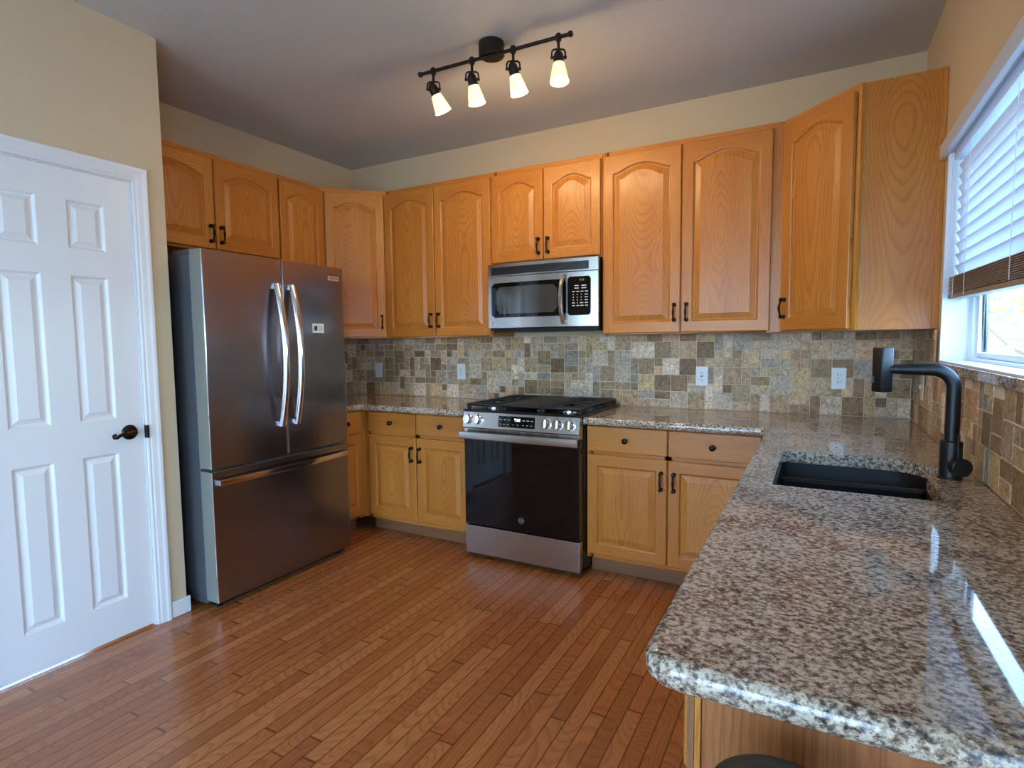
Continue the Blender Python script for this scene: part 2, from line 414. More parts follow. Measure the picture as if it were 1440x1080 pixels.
def fillet(pts, rad, n=6):
    """round the corners listed in rad {index: radius}; returns pts and source-edge ids"""
    out, eid = [], []; m = len(pts)
    for i, p in enumerate(pts):
        p = Vector(p); r = rad.get(i, 0)
        if not r: out.append(p); eid.append(i); continue
        a = (Vector(pts[i-1])-p).normalized(); b = (Vector(pts[(i+1) % m])-p).normalized()
        h = math.acos(max(-1, min(1, a.dot(b))))/2; t = r/math.tan(h); c = p+(a+b).normalized()*(r/math.sin(h))
        s_, e_ = p+a*t-c, p+b*t-c
        a0 = math.atan2(s_.y, s_.x); da = math.atan2(e_.y, e_.x)-a0
        while da > PI: da -= 2*PI
        while da < -PI: da += 2*PI
        for k in range(n+1):
            out.append(c+Vector((math.cos(a0+da*k/n), math.sin(a0+da*k/n)))*r); eid.append(i if k == n else ('arc', i))
    return out, eid

# ------------------------------------------------------------------ room shell
PX, PY = 0.683, -1.95             # pantry wall face and its corner
YB = -6.3                          # rear wall of the room
XL, YE = -3.2, -2.86                # hallway beyond the pantry closet
b = MB(); b.box(XL-0.1, W+0.14, YB-0.1, 0.12, -0.1, 0.0); struct('floor', b, 'floor', 'reddish oak strip floor running toward the range wall', 'floor')
b = MB(); b.box(XL-0.1, W+0.14, YB-0.1, 0.12, H, H+0.1); struct('ceiling', b, 'ceiling', 'grey white lightly textured ceiling with the track light', 'ceiling')
b = MB(); b.box(-0.12, W+0.14, 0.0, 0.12, 0, H); wall_back = struct('wall_back', b, 'wall', 'tan wall behind the range and microwave', 'wall')
b = MB(); b.box(-0.12, 0.0, PY, 0.0, 0, H); wall_left = struct('wall_left', b, 'wall', 'tan wall above the cabinets over the refrigerator', 'wall')
DY1, DY0, DZ = -2.104, -2.718, 2.068
b = MB()
b.box(-0.12, PX, PY-0.11, PY, 0, H)
b.box(PX-0.11, PX, DY1+0.006, PY-0.11, 0, H)
b.box(PX-0.11, PX, DY0-0.006, DY1+0.006, DZ+0.006, H)
b.box(PX-0.11, PX, YE, DY0-0.006, 0, H)
b.box(XL, PX-0.11, YE, YE+0.1, 0, H)
struct('wall_pantry', b, 'wall', 'tan wall around the white six panel pantry door', 'wall')
# right wall with the kitchen window and an added patio door behind the camera
WY1, WY0, WZ0, WZ1 = -0.715, -2.42, 1.232, 2.075
QY1, QY0, QZ1 = -3.9, -5.6, 2.1
b = MB()
for y0, y1, z0, z1 in ((WY1, 0.0, 0, H), (WY0, WY1, 0, WZ0), (WY0, WY1, WZ1, H), (QY1, WY0, 0, H), (QY0, QY1, QZ1, H), (YB, QY0, 0, H)):
    b.box(W, W+0.14, y0, y1, z0, z1)
b2 = MB(); b2.box(XL-0.1, XL, YB, YE+0.1, 0, H); struct('wall_hall', b2, 'wall', 'tan hallway wall far behind the pantry closet', 'wall')
wall_right = struct('wall_right', b, 'wall', 'tan wall holding the kitchen window above the sink', 'wall')
b = MB(); RX0, RX1, RZ0, RZ1 = 1.0, 3.6, 0.10, 2.35
for x0, x1, z0, z1 in ((XL, RX0, 0, H), (RX1, W+0.14, 0, H), (RX0, RX1, 0, RZ0), (RX0, RX1, RZ1, H)):
    b.box(x0, x1, YB-0.1, YB, z0, z1)
struct('wall_rear', b, 'wall', 'tan wall at the far end of the room behind the viewer', 'wall')
# plaster reveals of the kitchen window
b = MB(); t_ = 0.006
b.box(W+0.0005, W+0.11, WY1-t_, WY1, WZ0+0.003, WZ1); b.box(W+0.0005, W+0.11, WY0, WY0+t_, WZ0+0.003, WZ1); b.box(W+0.0005, W+0.11, WY0, WY1, WZ1-t_, WZ1)
b.box(W-0.006, W+0.006, WY1-0.012, WY1+0.008, WZ0+0.003, WZ1)
reveal = b.build('reveal', 'reveal', wall_right)
reveal['label'] = 'white plastered window reveal and corner bead'

# baseboard pieces
def baseboard(name, x0, x1, y0, y1, label):
    b = MB(); b.box(x0, x1, y0, y1, 0.001, 0.082); return struct(name, b, 'white_paint', label, 'baseboard', bevel=0.004)
baseboard('baseboard_left', PX, PX+0.014, DY1+0.075, PY+0.014, 'short white baseboard between pantry door casing and refrigerator')
b = MB(); b.box(XL, W, YB, YB+0.014, 0.001, 0.082); struct('baseboard_rear', b, 'white_paint', 'white baseboard along the rear wall', 'baseboard', bevel=0.004)

# pantry door casing
b = MB(); cw = 0.066
def casing_strip(y0, y1, z0, z1):
    b.box(PX, PX+0.011, y0, y1, z0, z1)
o_y1, o_y0, o_z = DY1+0.006+cw, DY0-0.006-cw, DZ+0.006+cw
i_y1, i_y0, i_z = DY1+0.006, DY0-0.006, DZ+0.006
prof = [(0.0, 0.0005), (0.0, 0.009), (0.006, 0.012), (0.014, 0.011), (0.02, 0.014), (0.040, 0.016), (0.050, 0.020), (0.060, 0.020), (0.066, 0.016), (0.066, 0.0005)]
rows = []
for dd, h in prof:
    rows.append([(PX+h, i_y1+dd, 0.001), (PX+h, i_y1+dd, i_z+dd), (PX+h, i_y0-dd, i_z+dd), (PX+h, i_y0-dd, 0.001)])
b.grid(rows, 0, False, False)
b.box(PX-0.10, PX-0.0005, DY1+0.001, DY1+0.0055, 0.001, DZ+0.004); b.box(PX-0.10, PX-0.0005, DY0-0.0055, DY0-0.001, 0.001, DZ+0.004)
b.box(PX-0.10, PX-0.0005, DY0-0.001, DY1+0.001, DZ+0.001, DZ+0.0055)
struct('trim_1', b, 'white_paint', 'white moulded casing around the pantry door', 'trim')

# pantry door: six raised panels
def six_panel():
    b = MB(); xf = PX-0.006; d = 0.035
    ys = [DY0, -2.600, -2.459, -2.355, -2.213, DY1]; zs = [0.012, 0.180, 0.856, 1.010, 1.632, 1.742, 1.944, DZ]
    for i in range(5):
        for j in range(7):
            y0, y1, z0, z1 = ys[i], ys[i+1], zs[j], zs[j+1]
            if i in (1, 3) and j in (1, 3, 5):
                def loop(q, h): return [(xf+h, y0+q, z0+q), (xf+h, y1-q, z0+q), (xf+h, y1-q, z1-q), (xf+h, y0+q, z1-q)]
                rows = [loop(0, 0), loop(0.005, -0.003), (loop(0.010, -0.010)), loop(0.016, -0.011), loop(0.034, -0.003), loop(0.036, -0.002)]
                bb, n = b.grid(rows, 0, True, False); b.cap(bb, n, 5)
            else:
                b.face([(xf, y0, z0), (xf, y1, z0), (xf, y1, z1), (xf, y0, z1)])
    x1 = xf-d; y0, y1, z0, z1 = DY0, DY1, 0.012, DZ
    b.face([(x1, y0, z0), (x1, y0, z1), (x1, y1, z1), (x1, y1, z0)])
    for p in ([(xf, y0, z0), (xf, y0, z1), (x1, y0, z1), (x1, y0, z0)], [(xf, y1, z0), (x1, y1, z0), (x1, y1, z1), (xf, y1, z1)],
              [(xf, y0, z1), (xf, y1, z1), (x1, y1, z1), (x1, y0, z1)], [(xf, y0, z0), (x1, y0, z0), (x1, y1, z0), (xf, y1, z0)]): b.face(p)
    return b
door1 = struct('door_1', six_panel(), 'white_paint', 'white six panel pantry door with a black lever handle', 'door')
b = MB(); hy, hz = -2.164, 0.940; xf = PX-0.006
b.lathe([(0.034, 0.0), (0.034, 0.004), (0.030, 0.009), (0.018, 0.012), (0.013, 0.014), (0.013, 0.045), (0.008, 0.050)], (xf, hy, hz), (1, 0, 0), 24)
b.tube([(xf+0.042, hy+0.004, hz+0.002), (xf+0.046, hy-0.015, hz+0.004), (xf+0.046, hy-0.040, hz+0.001), (xf+0.045, hy-0.062, hz-0.004), (xf+0.044, hy-0.074, hz-0.013), (xf+0.044, hy-0.086, hz-0.012), (xf+0.044, hy-0.089, hz-0.002), (xf+0.044, hy-0.081, hz+0.003), (xf+0.044, hy-0.077, hz-0.003)],
       [0.010, 0.0095, 0.008, 0.0075, 0.007, 0.0065, 0.006, 0.0055, 0.005], 10)
lv = b.build('lever_handle', 'bronze', door1); lv['label'] = 'black curled lever handle'
b = MB(); b.box(PX-0.004, PX+0.0235, DY1+0.0015, DY1+0.012, 0.905, 0.965); lt = b.build('strike_plate', 'bronze', door1, bevel=0.003); lt['label'] = 'dark latch strike'

# kitchen window: vinyl frame, sash, panes
b = MB(); fx0, fx1 = W+0.085, W+0.135
def ring(b, x0, x1, y0, y1, z0, z1, w, wb=0):
    b.box(x0, x1, y0, y0+w, z0, z1); b.box(x0, x1, y1-w, y1, z0, z1); b.box(x0, x1, y0+w, y1-w, z0, z0+(wb or w)); b.box(x0, x1, y0+w, y1-w, z1-w, z1)
ring(b, fx0, fx1, WY0+t_, WY1-t_, WZ0+0.004, WZ1-t_, 0.045, 0.016)
win = struct('window_1', b, 'vinyl', 'white vinyl kitchen window behind the half raised blind', 'window', bevel=0.003)
b = MB(); ym = (WY0+WY1)/2
ring(b, fx0+0.012, fx1-0.008, ym-0.02, WY1-t_-0.046, WZ0+0.021, WZ1-t_-0.046, 0.04, 0.022)
b.build('sash', 'vinyl', win, bevel=0.003)
b = MB(); ring(b, fx0+0.022, fx1-0.003, WY0+t_+0.046, ym+0.018, WZ0+0.021, WZ1-t_-0.046, 0.04, 0.022); b.build('sash', 'vinyl', win, bevel=0.003)
b = MB(); b.box(fx0+0.026, fx0+0.030, ym+0.02, WY1-t_-0.086, WZ0+0.044, WZ1-t_-0.087); b.build('pane', 'pane', win)
b = MB(); b.box(fx0+0.036, fx0+0.040, WY0+t_+0.086, ym-0.022, WZ0+0.044, WZ1-t_-0.087); b.build('pane', 'pane', win)
b = MB(); b.box(W-0.022, W+0.084, WY0-0.02, -0.655, WZ0-0.030, WZ0+0.002); sill = b.build('sill', 'granite', win, bevel=0.004); sill['label'] = 'brown granite window sill'
b = MB(); b.box(W-0.004, W+0.084, WY0+0.008, WY1-0.008, WZ0+0.0022, WZ0+0.008); st_ = b.build('stool', 'white_paint', win); st_['label'] = 'white stool board painted for the daylit sill top'  # white laid over the granite sill stands for daylight on it
# patio door and rear window added unseen behind the camera to let daylight in
b = MB(); ring(b, W+0.03, W+0.11, QY0+0.002, QY1-0.002, 0.002, QZ1-0.002, 0.06)
b.box(W+0.04, W+0.10, (QY0+QY1)/2-0.03, (QY0+QY1)/2+0.03, 0.06, QZ1-0.06)
pd = struct('added_patio_door', b, 'vinyl', 'white sliding glass patio door added behind the viewer for daylight', 'door')
b = MB(); b.box(W+0.068, W+0.072, QY0+0.062, QY1-0.062, 0.062, QZ1-0.062); b.build('pane', 'pane', pd)
b = MB()
x0, x1, z0, z1 = RX0+0.002, RX1-0.002, RZ0+0.002, RZ1-0.002
for a in ((x0, x0+0.06, z0, z1), (x1-0.06, x1, z0, z1), (x0, x1, z0, z0+0.06), (x0, x1, z1-0.06, z1), ((x0+x1)/2-0.03, (x0+x1)/2+0.03, z0, z1)):
    b.box(a[0], a[1], YB-0.09, YB-0.03, a[2], a[3])
rw = struct('added_rear_window', b, 'vinyl', 'wide white window added in the rear wall for daylight', 'window')
b = MB(); b.box(x0+0.05, x1-0.05, YB-0.062, YB-0.058, z0+0.05, z1-0.05); b.build('pane', 'pane', rw)

# ------------------------------------------------------------------ tiled backsplash
PAL = [srgb(*c) for c in ((204, 184, 154), (188, 168, 138), (176, 156, 126), (218, 204, 182), (158, 136, 106), (200, 190, 172), (176, 170, 160), (212, 184, 150), (148, 124, 94), (192, 176, 146), (184, 166, 146), (200, 180, 140), (222, 212, 196))]
def tiles(name, L, Hh, org, ux, un_, parent, c=0.0515, cut=None):
    """wall tiles: ux along the wall, un_ out of the wall; z up"""
    org, ux, un_ = Vector(org), Vector(ux), Vector(un_); uz = Vector((0, 0, 1)); b = MB()
    nc, nr = math.ceil(L/c), math.ceil(Hh/c); used = [[False]*nr for _ in range(nc)]
    P = lambda s, z, d: org+ux*s+uz*z+un_*d
    for j in range(nr):
        for i in range(nc):
            if used[i][j]: continue
            w, h = random.choices(((2, 2), (2, 1), (1, 2), (1, 1)), (0.40, 0.26, 0.2, 0.2))[0]
            if i+w > nc or any(used[i+k][j] for k in range(w)): w = 1
            if j+h > nr: h = 1
            if any(used[i+k][j+l] for k in range(w) for l in range(h)): w = h = 1
            for k in range(w):
                for l in range(h): used[i+k][j+l] = True
            s0, s1, z0, z1 = i*c+0.0018, min((i+w)*c, L)-0.0018, j*c+0.0018, min((j+h)*c, Hh)-0.0018
            if s1-s0 < 0.006 or z1-z0 < 0.006: continue
            if cut and cut((s0+s1)/2, (z0+z1)/2): continue
            g = random.choice(PAL); k = random.uniform(0.7, 1.18); col = (g[0]*k*1.10, g[1]*k*0.95, g[2]*k*0.83, 1)
            e = random.uniform(0.002, 0.0035); dd = random.uniform(0.0085, 0.0105)
            lo = [P(s0, z0, .004), P(s1, z0, .004), P(s1, z1, .004), P(s0, z1, .004)]
            lm = [P(s0, z0, dd-.003), P(s1, z0, dd-.003), P(s1, z1, dd-.003), P(s0, z1, dd-.003)]
            hi = [P(s0+e, z0+e, dd), P(s1-e, z0+e, dd), P(s1-e, z1-e, dd), P(s0+e, z1-e, dd)]
            for q in range(4):
                r_ = (q+1) % 4
                b.face([lo[q], lo[r_], lm[r_], lm[q]], 0, col=col); b.face([lm[q], lm[r_], hi[r_], hi[q]], 0, col=col)
            b.face(hi, 0, col=col)
    if cut is None:
        b.face([P(0, 0, .0062), P(L, 0, .0062), P(L, Hh, .0062), P(0, Hh, .0062)], 1)
    else:
        hh = 0.292
        b.face([P(0, 0, .0062), P(L, 0, .0062), P(L, hh, .0062), P(0, hh, .0062)], 1)
        b.face([P(0, hh, .0062), P(0.64, hh, .0062), P(0.64, Hh, .0062), P(0, Hh, .0062)], 1)
    return b.build(name, ['tile', 'grout'], parent)
CT = 0.910                                   # counter top height
t1 = tiles('backsplash', W-0.002, 0.458, (0.001, 0, CT+0.001), (1, 0, 0), (0, -1, 0), wall_back)
t2 = tiles('backsplash', 0.93, 0.458, (0, -0.94, CT+0.001), (0, 1, 0), (1, 0, 0), wall_left)
t3 = tiles('backsplash', 2.86, 0.458, (W, -0.012, CT+0.001), (0, -1, 0), (-1, 0, 0), wall_right, cut=lambda s, z: s > 0.63 and z > 0.285)
for t in (t1, t2, t3): t['label'] = 'tumbled brown and grey stone tiles'

# ------------------------------------------------------------------ cabinets
def pull_mesh():
    b = MB()
    for sgn in (-1, 1):
        z = sgn*0.043
        b.lathe([(0.0115, 0.0), (0.0115, 0.003), (0.008, 0.007), (0.0055, 0.011), (0.007, 0.015), (0.0105, 0.021), (0.009, 0.028), (0.001, 0.031)], (0, 0, z), (0, -1, 0), 12)
    pts, rad = [], []
    for i in range(15):
        t = -1+2*i/14
        pts.append((0.0, -0.020-0.013*(1-t*t), t*0.043)); rad.append(0.0042+0.0026*math.exp(-(t/0.35)**2)+0.0014*math.exp(-((abs(t)-0.8)/0.12)**2))
    b.tube(pts, rad, 10)
    return b
_pull = None
def pull(parent, loc):
    global _pull
    if _pull is None:
        o = pull_mesh().build('handle', 'bronze', parent, world=False); _pull = o.data
    else:
        o = bpy.data.objects.new('handle', _pull); COL.objects.link(o); o.parent = parent
    o.location = loc; return o
_knob = None
def knob(parent, loc):
    global _knob
    if _knob is None:
        b = MB(); b.lathe([(0.010, 0.0), (0.010, 0.002), (0.006, 0.005), (0.0055, 0.013), (0.011, 0.018), (0.0155, 0.022), (0.0155, 0.026), (0.011, 0.030), (0.003, 0.032)], (0, 0, 0), (0, -1, 0), 18)
        o = b.build('knob', 'bronze', parent, world=False); _knob = o.data
    else:
        o = bpy.data.objects.new('knob', _knob); COL.objects.link(o); o.parent = parent
    o.location = loc; return o

def cab_door(parent, loc, rotz, w, h, arch=True, handle=None, hz=None):
    """raised panel door: local x 0..w, z 0..h, back y=0, front y=-T; sub-parts panel, handle"""
    T = 0.020; st = 0.055 if w > 0.3 else 0.048; rb = 0.058
    A = min(0.042, 0.125*w) if arch else 0.0; rt = 0.058
    def outline(d):
        x0, x1, z0 = st+d, w-st-d, rb+d
        zs = h-rt-A-d; N = 24 if arch else 1; pts = []
        pts += [(x0, z0), (x1, z0)]
        for i in range(N+1):
            u = 1-2*i/N if arch else (1 if i == 0 else -1)
            x = x0+(x1-x0)*(u+1)/2
            k = 0.0
            if arch:
                q = min(1.0, abs(u)/0.90); k = A*(1-q*q)**1.25
            pts.append((x, zs+k))
        return pts
    fr = MB(); e = 0.004
    o0 = outline(0); nT = len(o0)-2
    yF, ye = -T, -T+e*0.8
    def uvv(pts, g, off):  # grain axis 0=x or 1=z
        return [((p[0], p[2])[g]+off[0], (p[0], p[2])[1-g]+off[1]) for p in pts]
    ro = lambda c: (random.uniform(0, 60), -c+random.choice((-1, 1))*random.uniform(0.12, 0.4))
    oL, oR, oT, oB = ro(0), ro(w), ro(h), ro(0)
    x0, x1, z0 = st, w-st, rb
    zs = o0[2][1]
    def F(pts, g, off): fr.face([(p[0], p[1], p[2]) for p in pts], 0, uvv(pts, g, off))
    # front faces
    F([(e, yF, e), (x0, yF, e), (x0, yF, h-e), (e, yF, h-e)], 1, oL)
    F([(x1, yF, e), (w-e, yF, e), (w-e, yF, h-e), (x1, yF, h-e)], 1, oR)
    F([(x0, yF, e), (x1, yF, e), (x1, yF, z0), (x0, yF, z0)], 0, oB)
    top = o0[2:]
    for i in range(len(top)-1):
        (xa, za), (xb, zb_) = top[i], top[i+1]
        F([(xb, yF, zb_), (xa, yF, za), (xa, yF, h-e), (xb, yF, h-e)], 0, oT)
    # eased outer edge and sides
    R = [(e, e), (w-e, e), (w-e, h-e), (e, h-e)]; O = [(0, 0), (w, 0), (w, h), (0, h)]
    for i in range(4):
        j = (i+1) % 4; g, off = (0, oB) if i == 0 else (1, oR) if i == 1 else (0, oT) if i == 2 else (1, oL)
        F([(R[i][0], yF, R[i][1]), (O[i][0], ye, O[i][1]), (O[j][0], ye, O[j][1]), (R[j][0], yF, R[j][1])][::1], g, off)
        F([(O[i][0], ye, O[i][1]), (O[i][0], 0, O[i][1]), (O[j][0], 0, O[j][1]), (O[j][0], ye, O[j][1])], g, off)
    fr.face([(0, 0, 0), (0, 0, h), (w, 0, h), (w, 0, 0)], 0, [(0, .3), (h, .3), (h, .3+w), (0, .3+w)])
    # sticking (inner moulding)
    lv = [(0.0, yF), (0.003, yF+0.001), (0.007, yF+0.005), (0.009, yF+0.010), (0.011, yF+0.0105)]
    loops = [[(p[0], y, p[1]) for p in outline(d)] for d, y in lv]
    n = len(loops[0])
    for a, c in zip(loops, loops[1:]):
        for i in range(n):
            j = (i+1) % n
            g, off = (0, oB) if i == 0 else (1, oR) if i == 1 else (1, oL) if i == n-1 else (0, oT)
            F([a[i], a[j], c[j], c[i]], g, off)
    d = fr.build('door', 'oak', parent, world=False, loc=loc, rotz=rotz)
    # raised panel
    pn = MB(); oP = (random.uniform(0, 80), -w/2+random.uniform(-0.03, 0.03))
    lv = [(0.0112, yF+0.0105), (0.014, yF+0.0105), (0.040, yF+0.0025), (0.043, yF+0.001)]
    loops = [[(p[0], y, p[1]) for p in outline(dd)] for dd, y in lv]
    for a, c in zip(loops, loops[1:]):
        for i in range(n):
            j = (i+1) % n; q = [a[i], a[j], c[j], c[i]]; pn.face(q, 0, uvv(q, 1, oP))
    L = loops[-1]; B0, B1 = L[0], L[1]; tp = L[2:]
    for i in range(len(tp)-1):
        xa, xb = tp[i][0], tp[i+1][0]
        q = [(xb, B0[1], B0[2]), (xa, B0[1], B0[2]), tp[i], tp[i+1]]; pn.face(q, 0, uvv(q, 1, oP))
    pn.build('panel', 'oak', d, world=False)
    if handle:
        hx = 0.030 if handle == 'l' else w-0.030
        pull(d, (hx, -T, hz))
    return d

def drawer_front(parent, loc, rotz, w, h, kx=None):
    b = MB(); T = 0.020; b.box(0, w, -T, 0, 0, h, 0, 0)
    d = b.build('drawer', 'oak', parent, world=False, loc=loc, rotz=rotz, bevel=0.004)
    knob(d, (w/2 if kx is None else kx, -T, h/2))
    return d
def frame_boxes(b, x0, x1, z0, z1, y0, y1, stl=0.038, str_=0.038, rails=(0.035, 0.03), mids=(), midrails=()):
    b.box(x0, x0+stl, y0, y1, z0, z1, 0, 2); b.box(x1-str_, x1, y0, y1, z0, z1, 0, 2)
    b.box(x0+stl, x1-str_, y0, y1, z1-rails[0], z1, 0, 0); b.box(x0+stl, x1-str_, y0, y1, z0, z0+rails[1], 0, 0)
    for m in mids: b.box(m-0.019, m+0.019, y0, y1, z0+rails[1], z1-rails[0], 0, 2)
    for z in midrails: b.box(x0+stl, x1-str_, y0, y1, z-0.019, z+0.019, 0, 0)

ZB, ZT = 1.370, 2.437; DB, DT = 1.378, 2.408; CD = 0.285; FF = 0.305
def upper(name, label, origin, rotz, w, z0, doors, cat='cabinet', mids=(), handles=(), group='oak wall cabinets', dep=CD, str_=0.038):
    """doors: list of (x0, x1, handle side); local x along the run, front toward -y"""
    t = thing(name, label, cat, (origin[0], origin[1], z0), group, rotz)
    zt = ZT-z0; b = MB(); b.box(0.001, w-0.001, -dep, -0.0125, 0, zt-0.001, 0, 2); b.build('carcass', 'oak', t, world=False)
    b = MB(); frame_boxes(b, 0.0005, w-0.0005, -0.001, zt, -dep-0.0198, -dep-0.0002, mids=mids, str_=str_); b.build('face_frame', 'oak', t, world=False, bevel=0.001, seg=1)
    for x0, x1, hs in doors:
        hb = DB-ZB if z0 < 1.5 else 0.012
        dh = DT-z0-hb
        cab_door(t, (x0, -dep-0.0200, hb), 0, x1-x0, dh, True, hs, 0.112 if z0 < 1.5 else 0.085)
    return t
upper('wall_cabinet', 'oak double door wall cabinet left of the microwave', (0.611, 0), 0, 0.911, ZB, [(0.008, 0.447, 'r'), (0.453, 0.905, 'l')], mids=(0.45,))
upper('wall_cabinet', 'short oak double door wall cabinet directly above the microwave', (1.5235, 0), 0, 0.761, 1.836, [(0.008, 0.377, 'r'), (0.383, 0.753, 'l')], mids=(0.38,))
upper('wall_cabinet', 'tall oak double door wall cabinet right of the microwave', (2.286, 0), 0, 0.979, ZB, [(0.010, 0.459, 'r'), (0.466, 0.918, 'l')], mids=(0.4625,), str_=0.075)
# left wall run
upper('wall_cabinet', 'short deep toned oak double door wall cabinet above the refrigerator', (0, -1.930), PI/2, 0.932, 1.880, [(0.010, 0.477, 'r'), (0.483, 0.926, 'l')], mids=(0.48,))
upper('wall_cabinet', 'narrow oak wall cabinet between refrigerator top and left corner cabinet', (0, -0.996), PI/2, 0.385, ZB, [(0.006, 0.377, None)])
def prism(b, poly, z0, z1):
    n = len(poly); off = random.uniform(0, 40)
    for i in range(n):
        p, q = poly[i], poly[(i+1) % n]; L = math.hypot(q[0]-p[0], q[1]-p[1])
        b.face([(*p, z0), (*q, z0), (*q, z1), (*p, z1)], 0, [(z0+off, -L/2), (z0+off, L/2), (z1+off, L/2), (z1+off, -L/2)])
    b.face([(*p, z1) for p in poly], 0, [(p[0], p[1]+.3) for p in poly]); b.face([(*p, z0) for p in poly[::-1]], 0, [(p[0], p[1]+.3) for p in poly[::-1]])
def corner_upper(label, poly, a, rot, wd, hs, dx):
    t = thing('corner_wall_cabinet', label, 'cabinet', (poly[0][0], poly[0][1], ZB), 'oak wall cabinets')
    b = MB(); prism(b, poly, ZB, ZT); b.build('carcass', 'oak', t)
    # angled face frame, then the door
    fb = MB(); frame_boxes(fb, 0.0, wd, 0.0, ZT-ZB, -0.0195, -0.0003, stl=dx-0.002, str_=dx-0.002)
    fo = fb.build('face_frame', 'oak', t, world=False, loc=Vector((a[0], a[1], ZB))-ROOT[t], rotz=rot)
    c, s = math.cos(rot), math.sin(rot)
    dl = Vector((a[0]+c*dx+s*0.020, a[1]+s*dx-c*0.020, DB))-ROOT[t]
    cab_door(t, dl, rot, wd-2*dx, DT-DB, True, hs, 0.112)
    return t
dg = 0.305
q = 0.6095; e_ = 0.290
corner_upper('oak diagonal corner wall cabinet beside the refrigerator', [(0.013, -0.013), (0.013, -q), (e_, -q), (q, -e_), (q, -0.013)][::1], (e_+0.001, -q), PI/4, (q-e_)*math.sqrt(2), 'r', 0.022)
W1 = W-0.013
corner_upper('oak diagonal corner wall cabinet with a plain end panel beside the window', [(W1, -0.013), (W-q+0.0015, -0.013), (W-q+0.0015, -e_), (W-e_+0.001, -q), (W1, -q)], (W-q+0.001, -e_), -PI/4, (q-e_)*math.sqrt(2), 'l', 0.022)
cw_ = bpy.data.objects['corner_wall_cabinet.001']
b = MB(); b.box(W-0.024, W-0.0008, -0.620, -0.6100, ZB+0.001, ZT-0.001, 0, 2); b.build('scribe_strip', 'oak', cw_, bevel=0.002)
# base cabinets
BT = 0.868
def base(name, label, origin, rotz, w, bays, group='oak base cabinets', stl=0.038, str_=0.038, mids=(), kick=True, dep=0.58, back=-0.013, nodrawer=False):
    t = thing(name, label, 'cabinet', (origin[0], origin[1], 0), group, rotz)
    b = MB(); b.box(0.001, w-0.001, -dep, back, 0.105, BT-0.001, 0, 2); b.build('carcass', 'oak', t, world=False)
    b = MB(); frame_boxes(b, 0.0005, w-0.0005, 0.104, BT-0.002, -dep-0.0198, -dep-0.0002, stl=stl, str_=str_, mids=mids, rails=(0.02, 0.03), midrails=(0.708,)); b.build('face_frame', 'oak', t, world=False, bevel=0.001, seg=1)
    b = MB(); b.box(0.001, w-0.001, -dep+0.06, -dep+0.075, 0.001, 0.104, 0, 0); b.build('toe_kick', 'oak_kick', t, world=False)['label'] = 'grey brown toe kick'
    for x0, x1, hs in bays:
        drawer_front(t, (x0, -dep-0.020, 0.722), 0, x1-x0, 0.138)
        cab_door(t, (x0, -dep-0.020, 0.131), 0, x1-x0, 0.569, False, hs, 0.569-0.112)
    return t
base('base_cabinet', 'oak base cabinet with two drawers left of the range', (0.632, 0), 0, 0.898, [(0.050, 0.461, 'r'), (0.469, 0.878, 'l')], stl=0.055, mids=(0.465,))
lb_ = bpy.data.objects['base_cabinet']
b = MB(); b.box(0.6045, 0.6315, -0.6212, -0.5812, 0.104, BT-0.002, 0, 2); b.build('corner_filler', 'oak', lb_)
base('base_cabinet', 'oak base cabinet with two drawers right of the range', (2.298, 0), 0, 0.955, [(0.008, 0.453, 'r'), (0.460, 0.905, 'l')], mids=(0.4565,), str_=0.055)
base('base_cabinet', 'narrow oak base cabinet tucked between refrigerator and corner', (0, -0.955), PI/2, 0.333, [(0.010, 0.323, None)], dep=0.60)
# right run under the sink: plain veneer end panel faces the viewer
EY = -2.815
t = thing('base_cabinet', 'oak sink base run with plain veneer end panel under the counter end', 'cabinet', (W-0.3, EY, 0), 'oak base cabinets')
b = MB(); off = (3.1, 0.02)
b.box(3.309, W-0.013, EY, EY+0.018, 0.002, BT-0.001, 0, 2, off); b.build('end_panel', 'oak_veneer', t)['label'] = 'plain oak veneer end panel'
b = MB(); b.box(3.2998, 3.3085, EY-0.004, EY+0.018, 0.104, BT-0.001, 0, 2); b.build('corner_stile', 'oak', t, bevel=0.001, seg=1)
b = MB(); b.box(3.290, 3.2995, EY-0.004, EY+0.030, 0.104, BT-0.001, 0, 2); b.build('shaded_edge_strip', 'oak_kick', t)['label'] = 'greyish strip painted for the shadowed cabinet edge'  # grey strip paints the shadow on the face frame edge
# hollow run: floor, back-side rails and face frame leave room for the sink bowl
b = MB(); b.box(3.318, W-0.014, EY+0.0185, -0.66, 0.104, 0.122, 0, 1); b.box(3.318, W-0.014, -2.0, -1.982, 0.122, BT-0.001, 0, 2); b.box(3.318, W-0.014, -1.0, -0.982, 0.122, BT-0.001, 0, 2); b.build('carcass', 'oak', t)
fl = thing('tmp', None, None, (0, 0, 0)); bpy.data.objects.remove(fl)
fb = MB(); frame_boxes(fb, 0, 2.12, 0.104, BT-0.001, -0.0195, 0, mids=(0.47, 0.53, 1.06, 1.59), rails=(0.02, 0.03), midrails=(0.708,))
fo = fb.build('face_frame', 'oak', t, world=False, loc=Vector((3.3178, -0.662, 0))-ROOT[t], rotz=-PI/2)
for y0, hs in ((-0.70, 'r'), (-1.225, 'l'), (-1.750, 'r'), (-2.275, 'l')):
    drawer_front(t, Vector((3.2982, y0, 0.722))-ROOT[t], -PI/2, 0.505, 0.138)
    cab_door(t, Vector((3.2982, y0, 0.131))-ROOT[t], -PI/2, 0.505, 0.569, False, hs, 0.457)
b = MB(); b.box(3.36, 3.375, EY+0.03, -0.66, 0.001, 0.103, 0, 1); b.build('toe_kick', 'oak_kick', t)

